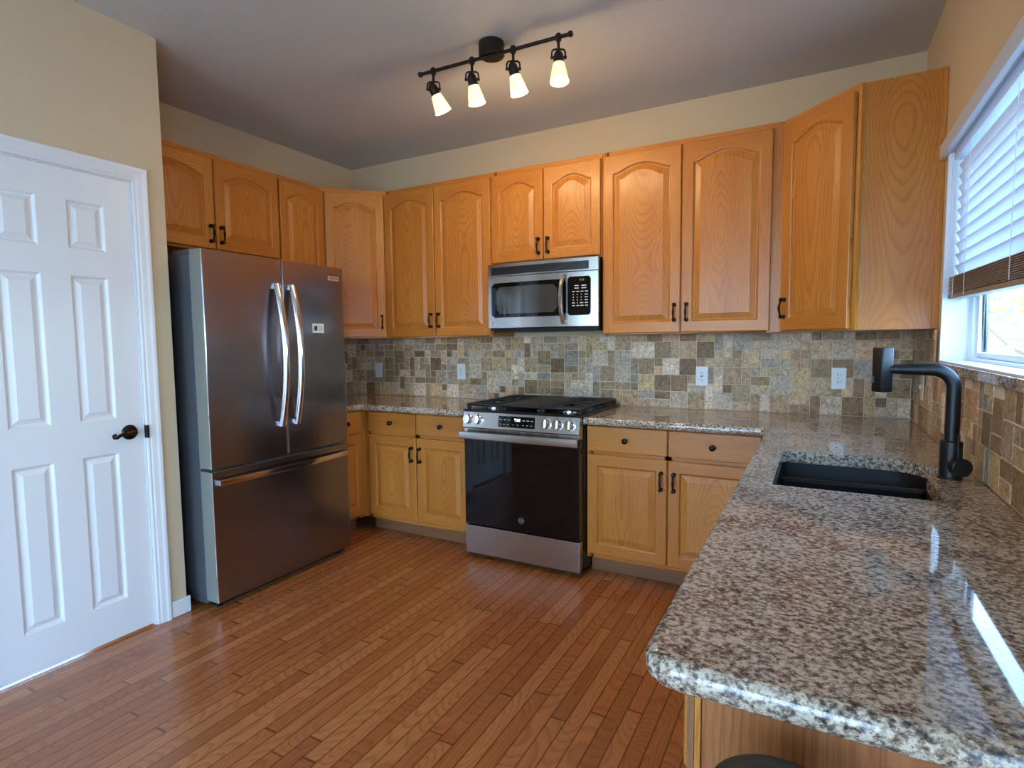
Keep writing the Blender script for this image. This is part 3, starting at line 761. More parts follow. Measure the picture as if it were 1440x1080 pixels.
# ------------------------------------------------------------------ countertops
def slab(name, label, pts, open_edges, rounds, hole=None):
    """bullnosed slab; pts CCW, open_edges = indices of edges with the rounded front"""
    P, eid = fillet(pts, rounds)
    n = len(P); opn = []
    for i in range(n):
        k = eid[i]; opn.append(True if isinstance(k, tuple) else (k in open_edges))
    z0, z1 = BT+0.0005, CT; r = (z1-z0)/2; b = MB(); rows = []; prof = []
    for k in range(9):
        a = -PI/2+PI*k/8
        prof.append((r*0.72*(1-math.cos(a)), (z0+z1)/2+r*math.sin(a)))
    for d, z in prof:
        q = offset_poly(P, [d if o else 0.0 for o in opn]); rows.append([(p.x, p.y, z) for p in q])
    b.grid(rows, 0, True, True)
    topl = rows[-1]; botl = rows[0]
    def fill(loop, z, flip):
        polys = [[Vector((p[0], p[1], 0)) for p in loop]]
        if hole: polys.append([Vector((p[0], p[1], 0)) for p in hole])
        flat = [p for l in polys for p in l]
        for tri in tessellate_polygon(polys):
            pts3 = [(flat[i].x, flat[i].y, z) for i in tri]
            a, c, d = (Vector(p) for p in pts3)
            nz = (c-a).cross(d-a).z
            if (nz < 0) != flip: pts3.reverse()
            b.face(pts3)
    fill(topl, z1, False); fill(botl, z0, True)
    if hole:
        m = len(hole)
        for i in range(m):
            p, q = hole[i], hole[(i+1) % m]
            b.face([(p[0], p[1], z1), (q[0], q[1], z1), (q[0], q[1], z0), (p[0], p[1], z0)])
    return tag(b.build(name, 'granite', sharp=50), label, 'countertop', 'granite countertops')
slab('countertop', 'speckled granite countertop left of the range', [(0.0115, -0.950), (0.648, -0.950), (0.648, -0.655), (1.530, -0.655), (1.530, -0.0115), (0.0115, -0.0115)], {1, 2}, {2: 0.03})
# sink cut-out: D shaped far bowl, straight near bowl
hole = [(3.326, -1.786), (3.722, -1.786), (3.731, -1.776), (3.735, -1.600), (3.735, -1.490), (3.750, -1.462), (3.772, -1.430), (3.778, -1.390), (3.770, -1.330), (3.750, -1.285), (3.722, -1.250), (3.690, -1.232), (3.640, -1.224), (3.340, -1.222), (3.326, -1.236)]
slab('countertop', 'speckled granite countertop with undermount sink running along the window wall',
     [(2.297, -0.655), (3.228, -0.655), (3.228, -2.852), (W-0.0115, -2.852), (W-0.0115, -0.0115), (2.297, -0.0115)], {0, 1, 2}, {1: 0.03, 2: 0.055}, hole)
# the sink
t = thing('kitchen_sink', 'black composite undermount double bowl sink set in the granite', 'sink', (3.53, -1.5, 0.68))
b = MB(); hv = [Vector(p) for p in hole]
rim = offset_poly(hv, [-0.012]*len(hv)); rows = []
for d, z in ((-0.022, BT-0.0008), (-0.004, BT-0.0008), (-0.002, 0.862), (0.004, 0.75), (0.012, 0.705), (0.030, 0.690)):
    rows.append([(p.x, p.y, z) for p in offset_poly(hv, [d]*len(hv))])
bb, n = b.grid(rows, 0, True, True)
for tri in tessellate_polygon([[Vector((p[0], p[1], 0)) for p in rows[-1]]]):
    b.face([rows[-1][i] for i in tri])
b.build('basin', 'sink', t, solid=0.0)
b = MB(); b.box(3.332, 3.738, -1.470, -1.436, 0.692, 0.862); b.build('divider', 'sink', t, bevel=0.010, seg=3)
for yy in (-1.33, -1.62):
    b = MB(); b.lathe([(0.042, 0.0), (0.042, 0.004), (0.034, 0.005), (0.030, 0.002), (0.001, 0.002)], (3.53, yy, 0.6905), (0, 0, 1), 20); b.build('drain', 'matte_black', t)
# faucet
fx_, fy_ = 3.792, -1.478
t = thing('kitchen_faucet', 'matte black high arm faucet with square spray head beside the sink', 'faucet', (fx_, fy_, CT))
b = MB(); b.lathe([(0.031, 0.0006), (0.031, 0.006), (0.0285, 0.008), (0.0285, 0.112), (0.0265, 0.114), (0.0185, 0.1145)], (fx_, fy_, CT), (0, 0, 1), 28); b.build('base', 'matte_black', t)
b = MB(); zc = 1.237; R_ = 0.055; path = [(fx_, fy_, CT+0.115), (fx_, fy_, 1.10), (fx_, fy_, zc-R_)]
for k in range(1, 9):
    a = PI/2*k/8; path.append((fx_-R_*(1-math.cos(a)), fy_, zc-R_+R_*math.sin(a)))
path += [(3.68, fy_, zc), (3.628, fy_, zc)]
b.tube(path, [0.0185]*(len(path)-3)+[0.0182, 0.0165, 0.014], 20); b.build('spout', 'matte_black', t)
b = MB()
ca, sa = math.cos(math.radians(38)), math.sin(math.radians(38))
rr = rrect(-0.021, 0.021, -0.021, 0.021, 0.006, 3)
rows = [[(3.612+(p[0]*ca-p[1]*sa)*k, fy_+(p[0]*sa+p[1]*ca)*k, z) for p in rr] for k, z in ((0.9, 1.166), (1.0, 1.169), (1.0, 1.301), (0.93, 1.304))]
bb, n = b.grid(rows, 0, True, True); b.cap(bb, n, 0, 0, True); b.cap(bb, n, 3); b.box(3.584, 3.592, fy_-0.006, fy_+0.006, 1.195, 1.215); b.build('spray_head', 'matte_black', t, sharp=40)
b = MB(); b.lathe([(0.020, 0.02), (0.020, 0.035), (0.0265, 0.036), (0.0265, 0.062), (0.024, 0.064), (0.001, 0.064)], (fx_, fy_, CT+0.045), (0.30, -0.95, 0), 22)
b.tube([(fx_+0.008, fy_-0.05, CT+0.07), (fx_+0.008, fy_-0.05, CT+0.14)], [0.0045, 0.004], 10); b.build('handle', 'matte_black', t)

# ------------------------------------------------------------------ refrigerator
FY0, FY1, FG = -1.884, -0.973, -1.4265
t = thing('refrigerator', 'dark stainless french door refrigerator standing beside the pantry wall', 'refrigerator', (0.42, -1.43, 0))
b = MB(); b.box(0.06, 0.742, FY0+0.003, FY1-0.003, 0.022, 1.775); b.build('body', 'fridge_side', t, bevel=0.004)['label'] = 'grey painted body'
def fdoor(y0, y1, z0, z1, name):
    b = MB(); rr = []
    xb, xf = 0.748, 0.838
    sec = [(xb, y0), (xf-0.004, y0), (xf-0.001, y0+0.001), (xf, y0+0.004)]
    N = 8
    for i in range(N+1): sec.append((xf+0.004*math.sin(PI*i/N), y0+0.004+(y1-y0-0.008)*i/N))
    sec += [(xf-0.001, y1-0.001), (xf-0.004, y1), (xb, y1)]
    n = len(sec)
    for i in range(n-1):
        m = 1 if (i == 0 or i == n-2) else 2 if i in (1, 2, n-3, n-4) else 0
        (xa, ya), (xc, yc) = sec[i], sec[i+1]
        b.face([(xa, ya, z0), (xc, yc, z0), (xc, yc, z1), (xa, ya, z1)], m, smooth=(m == 0))
    b.face([(x, y, z1) for x, y in sec], 1); b.face([(x, y, z0) for x, y in sec[::-1]], 1)
    b.face([(xb, y1, z0), (xb, y0, z0), (xb, y0, z1), (xb, y1, z1)], 1)
    return b.build(name, ['steel_dark', 'fridge_edge', 'chrome'], t)
dl = fdoor(FY0, FG-0.004, 0.722, 1.794, 'door'); dr = fdoor(FG+0.004, FY1, 0.722, 1.794, 'door'); fz = fdoor(FY0, FY1, 0.045, 0.706, 'freezer_drawer')
def arc_handle(y, z0, z1, parent, bow, wdt=0.034, th=0.020, x=0.842):
    b = MB(); rows = []; N = 24
    for i in range(N+1):
        s = -1+2*i/N; z = (z0+z1)/2+s*(z1-z0)/2; xo = x+0.010+bow*(1-s*s); hw = wdt/2
        rows.append([(xo, y-hw, z), (xo+th*0.7, y-hw*0.86, z), (xo+th, y-hw*0.5, z), (xo+th, y+hw*0.5, z), (xo+th*0.7, y+hw*0.86, z), (xo, y+hw, z)])
    bb, n = b.grid(rows, 0, True, True); b.cap(bb, n, 0); b.cap(bb, n, N, 0, True)
    for s in (z0+0.014, z1-0.014): b.box(x-0.002, x+0.016, y-0.010, y+0.010, s-0.013, s+0.013)
    return b.build('handle', 'chrome', parent, sharp=60)
arc_handle(FG-0.050, 0.885, 1.660, dl, 0.056); arc_handle(FG+0.050, 0.885, 1.660, dr, 0.056)
b = MB(); rows = []; N = 20
for i in range(N+1):
    s = -1+2*i/N; y = (FY0+FY1)/2+s*0.428; xo = 0.850+0.022*(1-s*s); zc = 0.652
    rows.append([(xo, y, zc-0.016), (xo, y, zc+0.016), (xo+0.010, y, zc+0.014), (xo+0.012, y, zc), (xo+0.010, y, zc-0.014)])
bb, n = b.grid(rows, 0, True, True); b.cap(bb, n, 0); b.cap(bb, n, N, 0, True)
for y in (-1.845, -1.012): b.box(0.838, 0.853, y-0.012, y+0.012, 0.641, 0.663)
b.build('handle', 'chrome', fz, sharp=60)
b = MB(); b.box(0.8415, 0.8435, -1.096, -1.012, 1.713, 1.739); bd = b.build('nameplate', 'badge', dr, bevel=0.0006, seg=1); bd['label'] = 'small pale nameplate'
text('lettering', 'FRIGIDAIRE', 0.0135, 'print_dark', bd, (0.8437, -1.054, 1.726), (PI/2, 0, PI/2), bold=0.0003)
b = MB(); b.box(0.8425, 0.8440, -1.228, -1.143, 1.398, 1.452); sk = b.build('sticker', 'white_plastic', dr); sk['label'] = 'small white energy sticker'
b = MB(); b.box(0.8440, 0.8445, -1.217, -1.192, 1.411, 1.439); b.build('printed_square', 'print_blue', sk)
b = MB(); b.box(0.8440, 0.8445, -1.210, -1.199, 1.418, 1.432)
for k in range(5): b.box(0.8440, 0.8445, -1.186, -1.154+0.004*(k % 2), 1.412+k*0.0065, 1.4145+k*0.0065)
b.build('printed_lines', 'print_grey', sk)
for y0, y1 in ((FY0+0.004, FY0+0.075), (FY1-0.075, FY1-0.004)):
    b = MB(); b.box(0.60, 0.800, y0, y1, 1.7755, 1.800); b.build('hinge_cover', 'fridge_side', t, bevel=0.004)
b = MB(); b.box(0.70, 0.80, FY0+0.02, FY1-0.02, 0.018, 0.043); b.build('kick_grille', 'dark_plastic', t)
for y in (FY0+0.05, FY1-0.05):
    b = MB(); b.lathe([(0.016, 0.0005), (0.016, 0.012), (0.008, 0.013), (0.008, 0.024)], (0.77, y, 0), (0, 0, 1), 14); b.build('foot', 'dark_plastic', t)

# ------------------------------------------------------------------ range
X0, X1 = 1.5345, 2.2935; RC = (X0+X1)/2
t = thing('gas_range', 'stainless and black slide in gas range between base cabinets', 'range', (RC, -0.35, 0))
b = MB(); b.box(X0, X1, -0.655, -0.035, 0.03, 0.905); b.box(X0+0.02, X1-0.02, -0.62, -0.06, 0.001, 0.03); b.build('body', 'black_enamel', t)
b = MB(); b.box(X0-0.012, X1+0.012, -0.690, -0.018, 0.9125, 0.926); b.box(X0+0.0, X1-0.0, -0.688, -0.04, 0.9052, 0.9125); ck = b.build('cooktop', 'black_enamel', t, bevel=0.004)
b = MB()   # slanted control panel
cs = [(-0.656, 0.812), (-0.700, 0.812), (-0.711, 0.820), (-0.694, 0.918), (-0.688, 0.9118), (-0.656, 0.9118)]
cs = [(-0.656, 0.812), (-0.704, 0.812), (-0.711, 0.820), (-0.696, 0.9115), (-0.656, 0.9115)]
rows = [[(x, y, z) for y, z in cs] for x in (X0, X1)]
bb, n = b.grid(rows, 0, True, False); b.cap(bb, n, 0); b.cap(bb, n, 1, 0, True); cpn = b.build('control_panel', 'steel', t)
nv = Vector((0, -0.987, 0.162)).normalized(); sl_ = Vector((0, 0.162, 0.987)).normalized()
def onp(x, s, d=0): return Vector((x, -0.711, 0.820))+sl_*s+nv*d
def pbox(b, x0, x1, s0, s1, d0, d1):
    p = [onp(x, s, d) for x in (x0, x1) for s in (s0, s1) for d in (d0, d1)]
    for idx in ((0, 1, 3, 2), (4, 6, 7, 5), (0, 4, 5, 1), (2, 3, 7, 6), (0, 2, 6, 4), (1, 5, 7, 3)): b.face([p[i] for i in idx])
b = MB(); pbox(b, 1.783, 2.023, 0.014, 0.079, 0.0002, 0.003); ds = b.build('display', 'black_glass', cpn)
tilt = math.atan2(0.162, 0.987); trot = (PI/2-tilt, 0, 0)
text('clock_digits', '9:14', 0.022, 'digit', ds, onp(1.908, 0.058, 0.0034), trot, bold=0.0006)
for i, x in enumerate((1.797, 1.826, 1.852, 1.950, 1.977, 2.003)):
    b = MB(); pbox(b, x-0.008, x+0.008, 0.056, 0.0595, 0.003, 0.0036); b.build('printed_legend', 'print_white', ds)
for i, x in enumerate((1.797, 1.822, 1.848, 1.882, 1.911, 1.948, 1.975, 2.001)):
    b = MB(); pbox(b, x-0.005, x+0.005, 0.029, 0.0315, 0.003, 0.0036); b.build('printed_legend', 'print_white', ds)
for x in (1.572, 1.639, 2.090, 2.163, 2.236):
    b = MB(); pbox(b, x-0.004, x+0.004, 0.081, 0.085, 0.0, 0.0006); b.build('printed_mark', 'print_dark', cpn)
for x in (1.572, 1.639, 2.090, 2.163, 2.236):
    b = MB(); o = onp(x, 0.048)
    b.lathe([(0.029, 0.0003), (0.029, 0.006), (0.026, 0.009), (0.0245, 0.026), (0.022, 0.029), (0.001, 0.029)], o, nv, 26)
    p = [onp(x+dx, 0.048+s_, d) for dx in (-0.0065, 0.0065) for s_ in (-0.025, 0.025) for d in (0.028, 0.040)]
    for idx in ((0, 1, 3, 2), (4, 6, 7, 5), (0, 4, 5, 1), (2, 3, 7, 6), (0, 2, 6, 4), (1, 5, 7, 3)): b.face([p[i] for i in idx])
    b.build('knob', 'chrome', t)
# vent strip, oven door, handle, drawer
b = MB(); b.box(X0, X1, -0.694, -0.6555, 0.789, 0.8115)
vs = b.build('vent_strip', 'steel', t)
for x0, x1 in ((1.640, 1.685), (1.705, 1.760), (1.775, 1.830), (1.86, 1.92), (1.955, 2.01), (2.025, 2.08), (2.11, 2.165)):
    for z in (0.795, 0.803): b = MB(); b.box(x0, x1, -0.6955, -0.6942, z, z+0.004); b.build('vent_slot', 'slot', vs)
b = MB(); b.box(X0+0.001, X1-0.001, -0.700, -0.6555, 0.214, 0.787); od = b.build('oven_door', 'black_glass', t, bevel=0.004)
b = MB(); b.box(X0+0.17, X1-0.17, -0.7012, -0.7002, 0.38, 0.66); iw = b.build('oven_window', 'black_glass', od)
text('emblem_letters', 'GE', 0.016, 'print_grey', od, (RC+0.012, -0.7006, 0.283), (PI/2, 0, 0))
b = MB()
rows = [[(RC+0.012+r*math.cos(2*PI*i/28), -0.7003-dd, 0.283+r*math.sin(2*PI*i/28)) for i in range(28)] for r, dd in ((0.0165, 0), (0.0165, 0.001), (0.0142, 0.001), (0.0142, 0))]
b.grid(rows, 0, True, False); b.build('emblem_ring', 'print_grey', od)
b = MB(); hb = rrect(0, 0.046, 0, 0.016, 0.006, 4)
rows = [[(x, -0.752+p[1], 0.752+p[0]) for p in hb] for x in (X0-0.002, X1+0.002)]
bb, n = b.grid(rows, 0, True, True); b.cap(bb, n, 0); b.cap(bb, n, 1, 0, True)
for x in (X0+0.03, X1-0.03): b.box(x-0.018, x+0.018, -0.738, -0.699, 0.762, 0.786)
b.build('handle', 'steel', od, sharp=50)
b = MB(); b.box(X0+0.001, X1-0.001, -0.700, -0.6555, 0.032, 0.207); b.build('drawer', 'steel', t, bevel=0.003)
# burners and grates
for x, y, r in ((X0+0.125, -0.53, 0.050), (X0+0.125, -0.20, 0.040), (RC, -0.36, 0.046), (X1-0.125, -0.53, 0.052), (X1-0.125, -0.20, 0.036)):
    b = MB(); b.lathe([(r*1.35, 0.9262), (r*1.35, 0.929), (r, 0.931), (r, 0.938), (r*0.86, 0.9385), (r*0.86, 0.945), (r*0.75, 0.947), (0.001, 0.947)], (x, y, 0), (0, 0, 1), 24, 0); bu = b.build('burner', 'chrome', t)
    b = MB(); b.lathe([(r*0.9, 0.9462), (r*0.9, 0.9482), (0.001, 0.9492)], (x, y, 0), (0, 0, 1), 24, 0); b.build('burner_cap', 'cast_iron', bu)
def grate(x0, x1, plate=False):
    b = MB(); y0, y1 = -0.668, -0.055; z0, z1 = 0.944, 0.960; w = 0.016
    b.box(x0, x1, y0, y0+w, z0, z1); b.box(x0, x1, y1-w, y1, z0, z1); b.box(x0, x0+w, y0+w, y1-w, z0, z1); b.box(x1-w, x1, y0+w, y1-w, z0, z1)
    for x in (x0, x1-0.02):
        for y in (y0, (y0+y1)/2, y1-0.02): b.box(x, x+0.02, y, y+0.02, 0.9264, z0)
    if plate:
        b.box(x0+0.02, x1-0.02, y0+0.02, y1-0.02, 0.950, 0.9615)
    else:
        n = 9
        for i in range(1, n):
            y = y0+(y1-y0)*i/n; g = 0.035 if i in (2, 3, 6, 7) else 0
            if g:
                m = (x0+x1)/2; b.box(x0+w, m-g, y-0.006, y+0.006, z0+0.003, z1+0.002); b.box(m+g, x1-w, y-0.006, y+0.006, z0+0.003, z1+0.002)
            else: b.box(x0+w, x1-w, y-0.006, y+0.006, z0+0.003, z1+0.002)
        b.box(x0+(x1-x0)*0.5-0.006, x0+(x1-x0)*0.5+0.006, (y0+y1)/2-0.06, (y0+y1)/2+0.06, z0+0.003, z1)
    return b
for x0, x1, pl, lb in ((X0+0.006, X0+0.252, False, None), (X0+0.256, X1-0.256, True, 'centre griddle grate'), (X1-0.252, X1-0.006, False, None)):
    g = grate(x0, x1, pl).build('grate', 'cast_iron', t, bevel=0.003)
    if lb: g['label'] = lb
b = MB(); b.box(RC-0.10, RC+0.10, -0.052, -0.020, 0.9262, 0.934); b.build('rear_vent', 'steel', t)['label'] = 'narrow tan rear vent'

# ------------------------------------------------------------------ microwave
MX0, MX1, MZ0, MZ1, MY = 1.5260, 2.2820, 1.4215, 1.833, -0.372
t = thing('microwave', 'stainless over the range microwave with black window and keypad', 'microwave', ((MX0+MX1)/2, -0.2, MZ0))
b = MB(); b.box(MX0+0.004, MX1-0.002, -0.345, -0.0125, MZ0-0.012, MZ1-0.001); b.build('body', 'dark_plastic', t)
def bowed(x0, x1, z0, z1, y0, name, mats, bow=0.018, par=None, n=14, thick=0.026, hole=None):
    b = MB(); rows = []
    yb = lambda x: y0-bow*math.sin(PI*(x-MX0)/(MX1-MX0))
    for i in range(n+1):
        x = x0+(x1-x0)*i/n; y = yb(x); rows.append([(x, y0+thick, z0), (x, y+0.003, z0), (x, y, z0+0.003), (x, y, z1-0.003), (x, y+0.003, z1), (x, y0+thick, z1)])
    bb, k = b.grid(rows, 0, True, True); b.cap(bb, k, 0); b.cap(bb, k, n, 0, True)
    return b.build(name, mats, par, sharp=40)
zg = MZ1-0.082
top = bowed(MX0, MX1, zg+0.002, MZ1, MY, 'vent_grille', 'steel', par=t)
yb = lambda x, d=0: MY-0.018*math.sin(PI*(x-MX0)/(MX1-MX0))-d
def curved(b, x0, x1, z0, z1, d0, d1, n=10, mat=0, r=0.0):
    rows = []
    for i in range(n+1):
        x = x0+(x1-x0)*i/n; q = 0
        if r:
            e = min(x-x0, x1-x)
            if e < r: q = r-math.sqrt(max(0, r*r-(r-e)**2))
        rows.append([(x, yb(x, d0), z0+q), (x, yb(x, d1), z0+q), (x, yb(x, d1), z1-q), (x, yb(x, d0), z1-q)])
    bb, k = b.grid(rows, mat, True, False); b.cap(bb, k, 0, mat); b.cap(bb, k, n, mat, True)
b = MB()
curved(b, MX0+0.028, MX1-0.058, zg+0.012, MZ1-0.022, 0.0003, 0.002)
gi = b.build('grille_recess', 'cast_iron', top)
b = MB()
for k in range(4): curved(b, MX0+0.032, MX1-0.062, zg+0.0145+k*0.0125, zg+0.0215+k*0.0125, 0.002, 0.007)
b.build('louvers', 'cast_iron', top)
DXR = MX0+0.560
md = bowed(MX0, DXR, MZ0, zg, MY, 'door', 'steel', par=t)
b = MB(); curved(b, MX0+0.026, DXR-0.004, MZ0+0.068, zg-0.040, 0.0003, 0.0022, 20, r=0.02); win_m = b.build('window', 'black_glass', md)
b = MB(); curved(b, MX0+0.066, DXR-0.060, MZ0+0.092, zg-0.066, 0.0022, 0.0028, 16, r=0.03); b.build('viewing_pane', 'mw_glass', md)
b = MB(); rows = []; N = 20
for i in range(N+1):
    s = -1+2*i/N; z = (MZ0+zg)/2+s*0.150; xc = DXR-0.020; y = MY-0.020-0.046*(1-s*s); hw = 0.013
    rows.append([(xc-hw, y, z), (xc-hw*0.6, y-0.012, z), (xc+hw*0.6, y-0.012, z), (xc+hw, y, z)])
bb, n = b.grid(rows, 0, True, True); b.cap(bb, n, 0); b.cap(bb, n, N, 0, True)
for s in (-0.138, 0.138): b.box(DXR-0.030, DXR-0.012, MY-0.030, MY-0.008, (MZ0+zg)/2+s-0.012, (MZ0+zg)/2+s+0.012)
b.build('handle', 'chrome', md, sharp=60)
b = MB(); ex = MX0+0.040; b.lathe([(0.013, 0), (0.013, 0.0015), (0.0115, 0.002)], (ex, yb(ex), MZ0+0.030), (0, -1, 0), 24); em = b.build('emblem', 'badge', md)
text('emblem_letters', 'GE', 0.012, 'print_dark', md, (ex, yb(ex, 0.0023), MZ0+0.030), (PI/2, 0, 0))
cpl = bowed(DXR+0.002, MX1, MZ0, zg, MY, 'control_panel', 'steel', par=t)
b = MB(); curved(b, DXR+0.006, MX1-0.045, MZ0+0.068, zg-0.030, 0.0003, 0.0022, 12, r=0.014); b.build('keypad', 'black_glass', cpl)
kx0, kx1 = DXR+0.036, MX1-0.062
text('display_digits', '9:15', 0.017, 'amber', cpl, ((kx0+kx1)/2+0.012, yb((kx0+kx1)/2, 0.0030), zg-0.052), (PI/2, 0, 0.03))
b = MB()
def keys(z, spec):
    for x0, x1 in spec:
        xa, xb_ = kx0+x0*(kx1-kx0), kx0+x1*(kx1-kx0); curved(b, xa, xb_, z-0.0025, z+0.0025, 0.0022, 0.0030, 1)
keys(zg-0.085, ((0.15, 0.42), (0.6, 0.9))); keys(zg-0.100, ((0.15, 0.42), (0.6, 0.9)))
keys(zg-0.120, ((0.0, 0.18), (0.27, 0.46), (0.54, 0.72), (0.82, 1.0)))
for k in range(3): keys(zg-0.138-k*0.0165, ((0.04, 0.10), (0.30, 0.36), (0.55, 0.61), (0.80, 1.0)))
keys(zg-0.188, ((0.0, 0.16), (0.30, 0.36), (0.5, 0.7), (0.80, 1.0))); keys(zg-0.204, ((0.0, 0.18), (0.28, 0.44), (0.52, 0.72), (0.82, 1.0)))
b.build('printed_keys', 'print_white', cpl)
b = MB(); b.box(MX0+0.02, MX1-0.004, -0.34, -0.06, MZ0-0.024, MZ0-0.0122); b.build('bottom_grille', 'dark_plastic', t)

# ------------------------------------------------------------------ outlets
def outlet(x, z, label, kind='duplex', wall='back', mat='white_plastic'):
    w, h = 0.072, 0.118
    if wall == 'back': t = thing('wall_outlet', label, 'outlet', (x, -0.0112, z), 'outlets on the backsplash')
    else: t = thing('light_switch', label, 'switch', (W-0.0112, x, z), None, -PI/2)
    b = MB(); b.box(-w/2, w/2, -0.006, 0, -h/2, h/2); b.build('cover_plate', mat, t, world=False, bevel=0.0025)
    if kind == 'duplex':
        for s in (-1, 1):
            b = MB(); rr = rrect(-0.0165, 0.0165, s*0.0195-0.014, s*0.0195+0.014, 0.010, 4)
            rows = [[(p[0], y, p[1]) for p in rr] for y in (-0.006, -0.0075)]
            bb, n = b.grid(rows, 0, True, False); b.cap(bb, n, 1, 0, True)
            so_ = b.build('socket', mat, t, world=False)
            b = MB()
            for dx in (-0.0065, 0.0065): b.box(dx-0.0014, dx+0.0014, -0.0079, -0.0072, s*0.0195-0.002, s*0.0195+0.006)
            b.lathe([(0.0024, 0.0072), (0.0024, 0.0079)], (0, 0, s*0.0195-0.0075), (0, -1, 0), 8)
            b.build('slots', 'slot', so_, world=False)
        b = MB(); b.lathe([(0.0025, 0.0058), (0.0025, 0.0068)], (0, 0, 0), (0, -1, 0), 10); b.build('screw', 'slot', t, world=False)
    elif kind == 'gfci':
        b = MB(); b.box(-0.0165, 0.0165, -0.0085, -0.0055, -0.033, 0.033); so_ = b.build('socket', mat, t, world=False, bevel=0.001)
        b = MB()
        for s in (-1, 1):
            for dx in (-0.0065, 0.0065): b.box(dx-0.0014, dx+0.0014, -0.0089, -0.0084, s*0.021-0.003, s*0.021+0.004)
            b.lathe([(0.0022, 0.0084), (0.0022, 0.0089)], (0, 0, s*0.021-0.007), (0, -1, 0), 8)
        b.box(-0.008, 0.008, -0.0092, -0.0084, -0.004, -0.0005); b.box(-0.008, 0.008, -0.0092, -0.0084, 0.001, 0.0045)
        b.build('slots', 'slot', so_, world=False)
    else:
        b = MB(); b.box(-0.006, 0.006, -0.016, -0.0055, -0.010, 0.012); b.build('toggle', mat, t, world=False, bevel=0.002)
    return t
outlet(0.252, 1.112, 'white outlet on the backsplash nearest the refrigerator')
outlet(1.066, 1.113, 'white outlet on the backsplash just left of the range')
outlet(2.816, 1.113, 'white outlet with test buttons on backsplash right of the range', 'gfci')
outlet(3.537, 1.115, 'white outlet on the backsplash nearest the faucet')
outlet(-0.386, 1.105, 'cream toggle switch on tiled window wall behind the faucet', 'switch', 'right', 'cream_plastic')

# ------------------------------------------------------------------ track light
LX0, LX1, LY, LZ = 1.622, 2.432, -1.163, 2.703
t = thing('track_light', 'dark bronze track light with four glowing glass shades on ceiling', 'light', (2.027, LY, H))
b = MB(); b.lathe([(0.060, 2.7595), (0.062, 2.752), (0.062, 2.700), (0.056, 2.694), (0.001, 2.694)], (2.022, LY+0.02, 0), (0, 0, 1), 32); b.build('canopy', 'bronze_paint', t)
b = MB(); b.tube([(LX0, LY-0.012, LZ-0.012), (LX1, LY+0.012, LZ-0.012)], 0.0085, 14)
for x, s in ((LX0, -0.012), (LX1, 0.012)): b.lathe([(0.009, -0.010), (0.013, -0.006), (0.013, 0.006), (0.009, 0.010)], (x, LY+s, LZ-0.012), (1, 0, 0), 14)
b.build('bar', 'bronze_paint', t)
right2 = Vector((0.879, 0.477, 0))
for x, tl, fw in ((1.700, 0.44, 0.20), (1.925, 0.20, 0.12), (2.148, 0.26, 0.10), (2.375, 0.02, -0.14)):
    y = LY + 0.0296*(x-2.027); z = LZ-0.012
    b = MB(); b.lathe([(0.013, -0.016), (0.014, -0.008), (0.014, 0.010), (0.009, 0.016)], (x, y, z), (0, 0, 1), 14)
    b.tube([(x, y, z-0.014), (x, y, z-0.052)], 0.0065, 10)
    piv = Vector((x, y, z-0.088))
    ax = (Vector((0, 0, -1))+right2*tl+Vector((-0.476, 0.876, 0))*fw).normalized()
    # yoke: flat strap on either side of the socket
    yk = []
    for k in range(13):
        a = PI*k/12; c_, s_ = math.cos(a), math.sin(a)
        px = math.copysign(abs(c_)**0.45, c_)*0.031; pz = abs(s_)**0.45*0.036
        yk.append(piv+right2*px+Vector((0, 0, pz)))
    b.tube([piv+right2*0.031+Vector((0, 0, -0.004))]+yk+[piv-right2*0.031+Vector((0, 0, -0.004))], 0.0042, 8)
    for s in (-1, 1): b.lathe([(0.007, 0.016), (0.007, 0.034), (0.004, 0.037)], piv, right2*s, 10)
    b.lathe([(0.004, -0.034), (0.014, -0.026), (0.021, -0.014), (0.023, 0.0), (0.023, 0.022), (0.026, 0.024), (0.026, 0.034), (0.020, 0.036)], piv, ax, 18)
    hd = b.build('lamp_head', 'bronze_paint', t)
    b = MB(); sh = piv+ax*0.030
    b.lathe([(0.0265, 0.0), (0.0275, 0.006), (0.036, 0.045), (0.0425, 0.082), (0.0415, 0.082), (0.035, 0.045), (0.026, 0.004)], sh, ax, 26, 0, False)
    g = b.build('glass_shade', 'lamp_glass', hd); g['label'] = 'glowing alabaster glass shade'
    b = MB(); b.lathe([(0.002, 0.005), (0.012, 0.012), (0.017, 0.030), (0.019, 0.050), (0.013, 0.066), (0.001, 0.072)], sh, ax, 16); b.build('bulb', 'bulb', hd)
    l = bpy.data.lights.new('bulb_light', 'POINT'); l.energy = LAMP_WATTS; l.color = (1.0, 0.70, 0.38); l.shadow_soft_size = 0.03
    lo = bpy.data.objects.new('bulb_light', l); COL.objects.link(lo); lo.location = sh+ax*0.088; lo.rotation_euler = ax.to_track_quat('-Z', 'Y').to_euler()

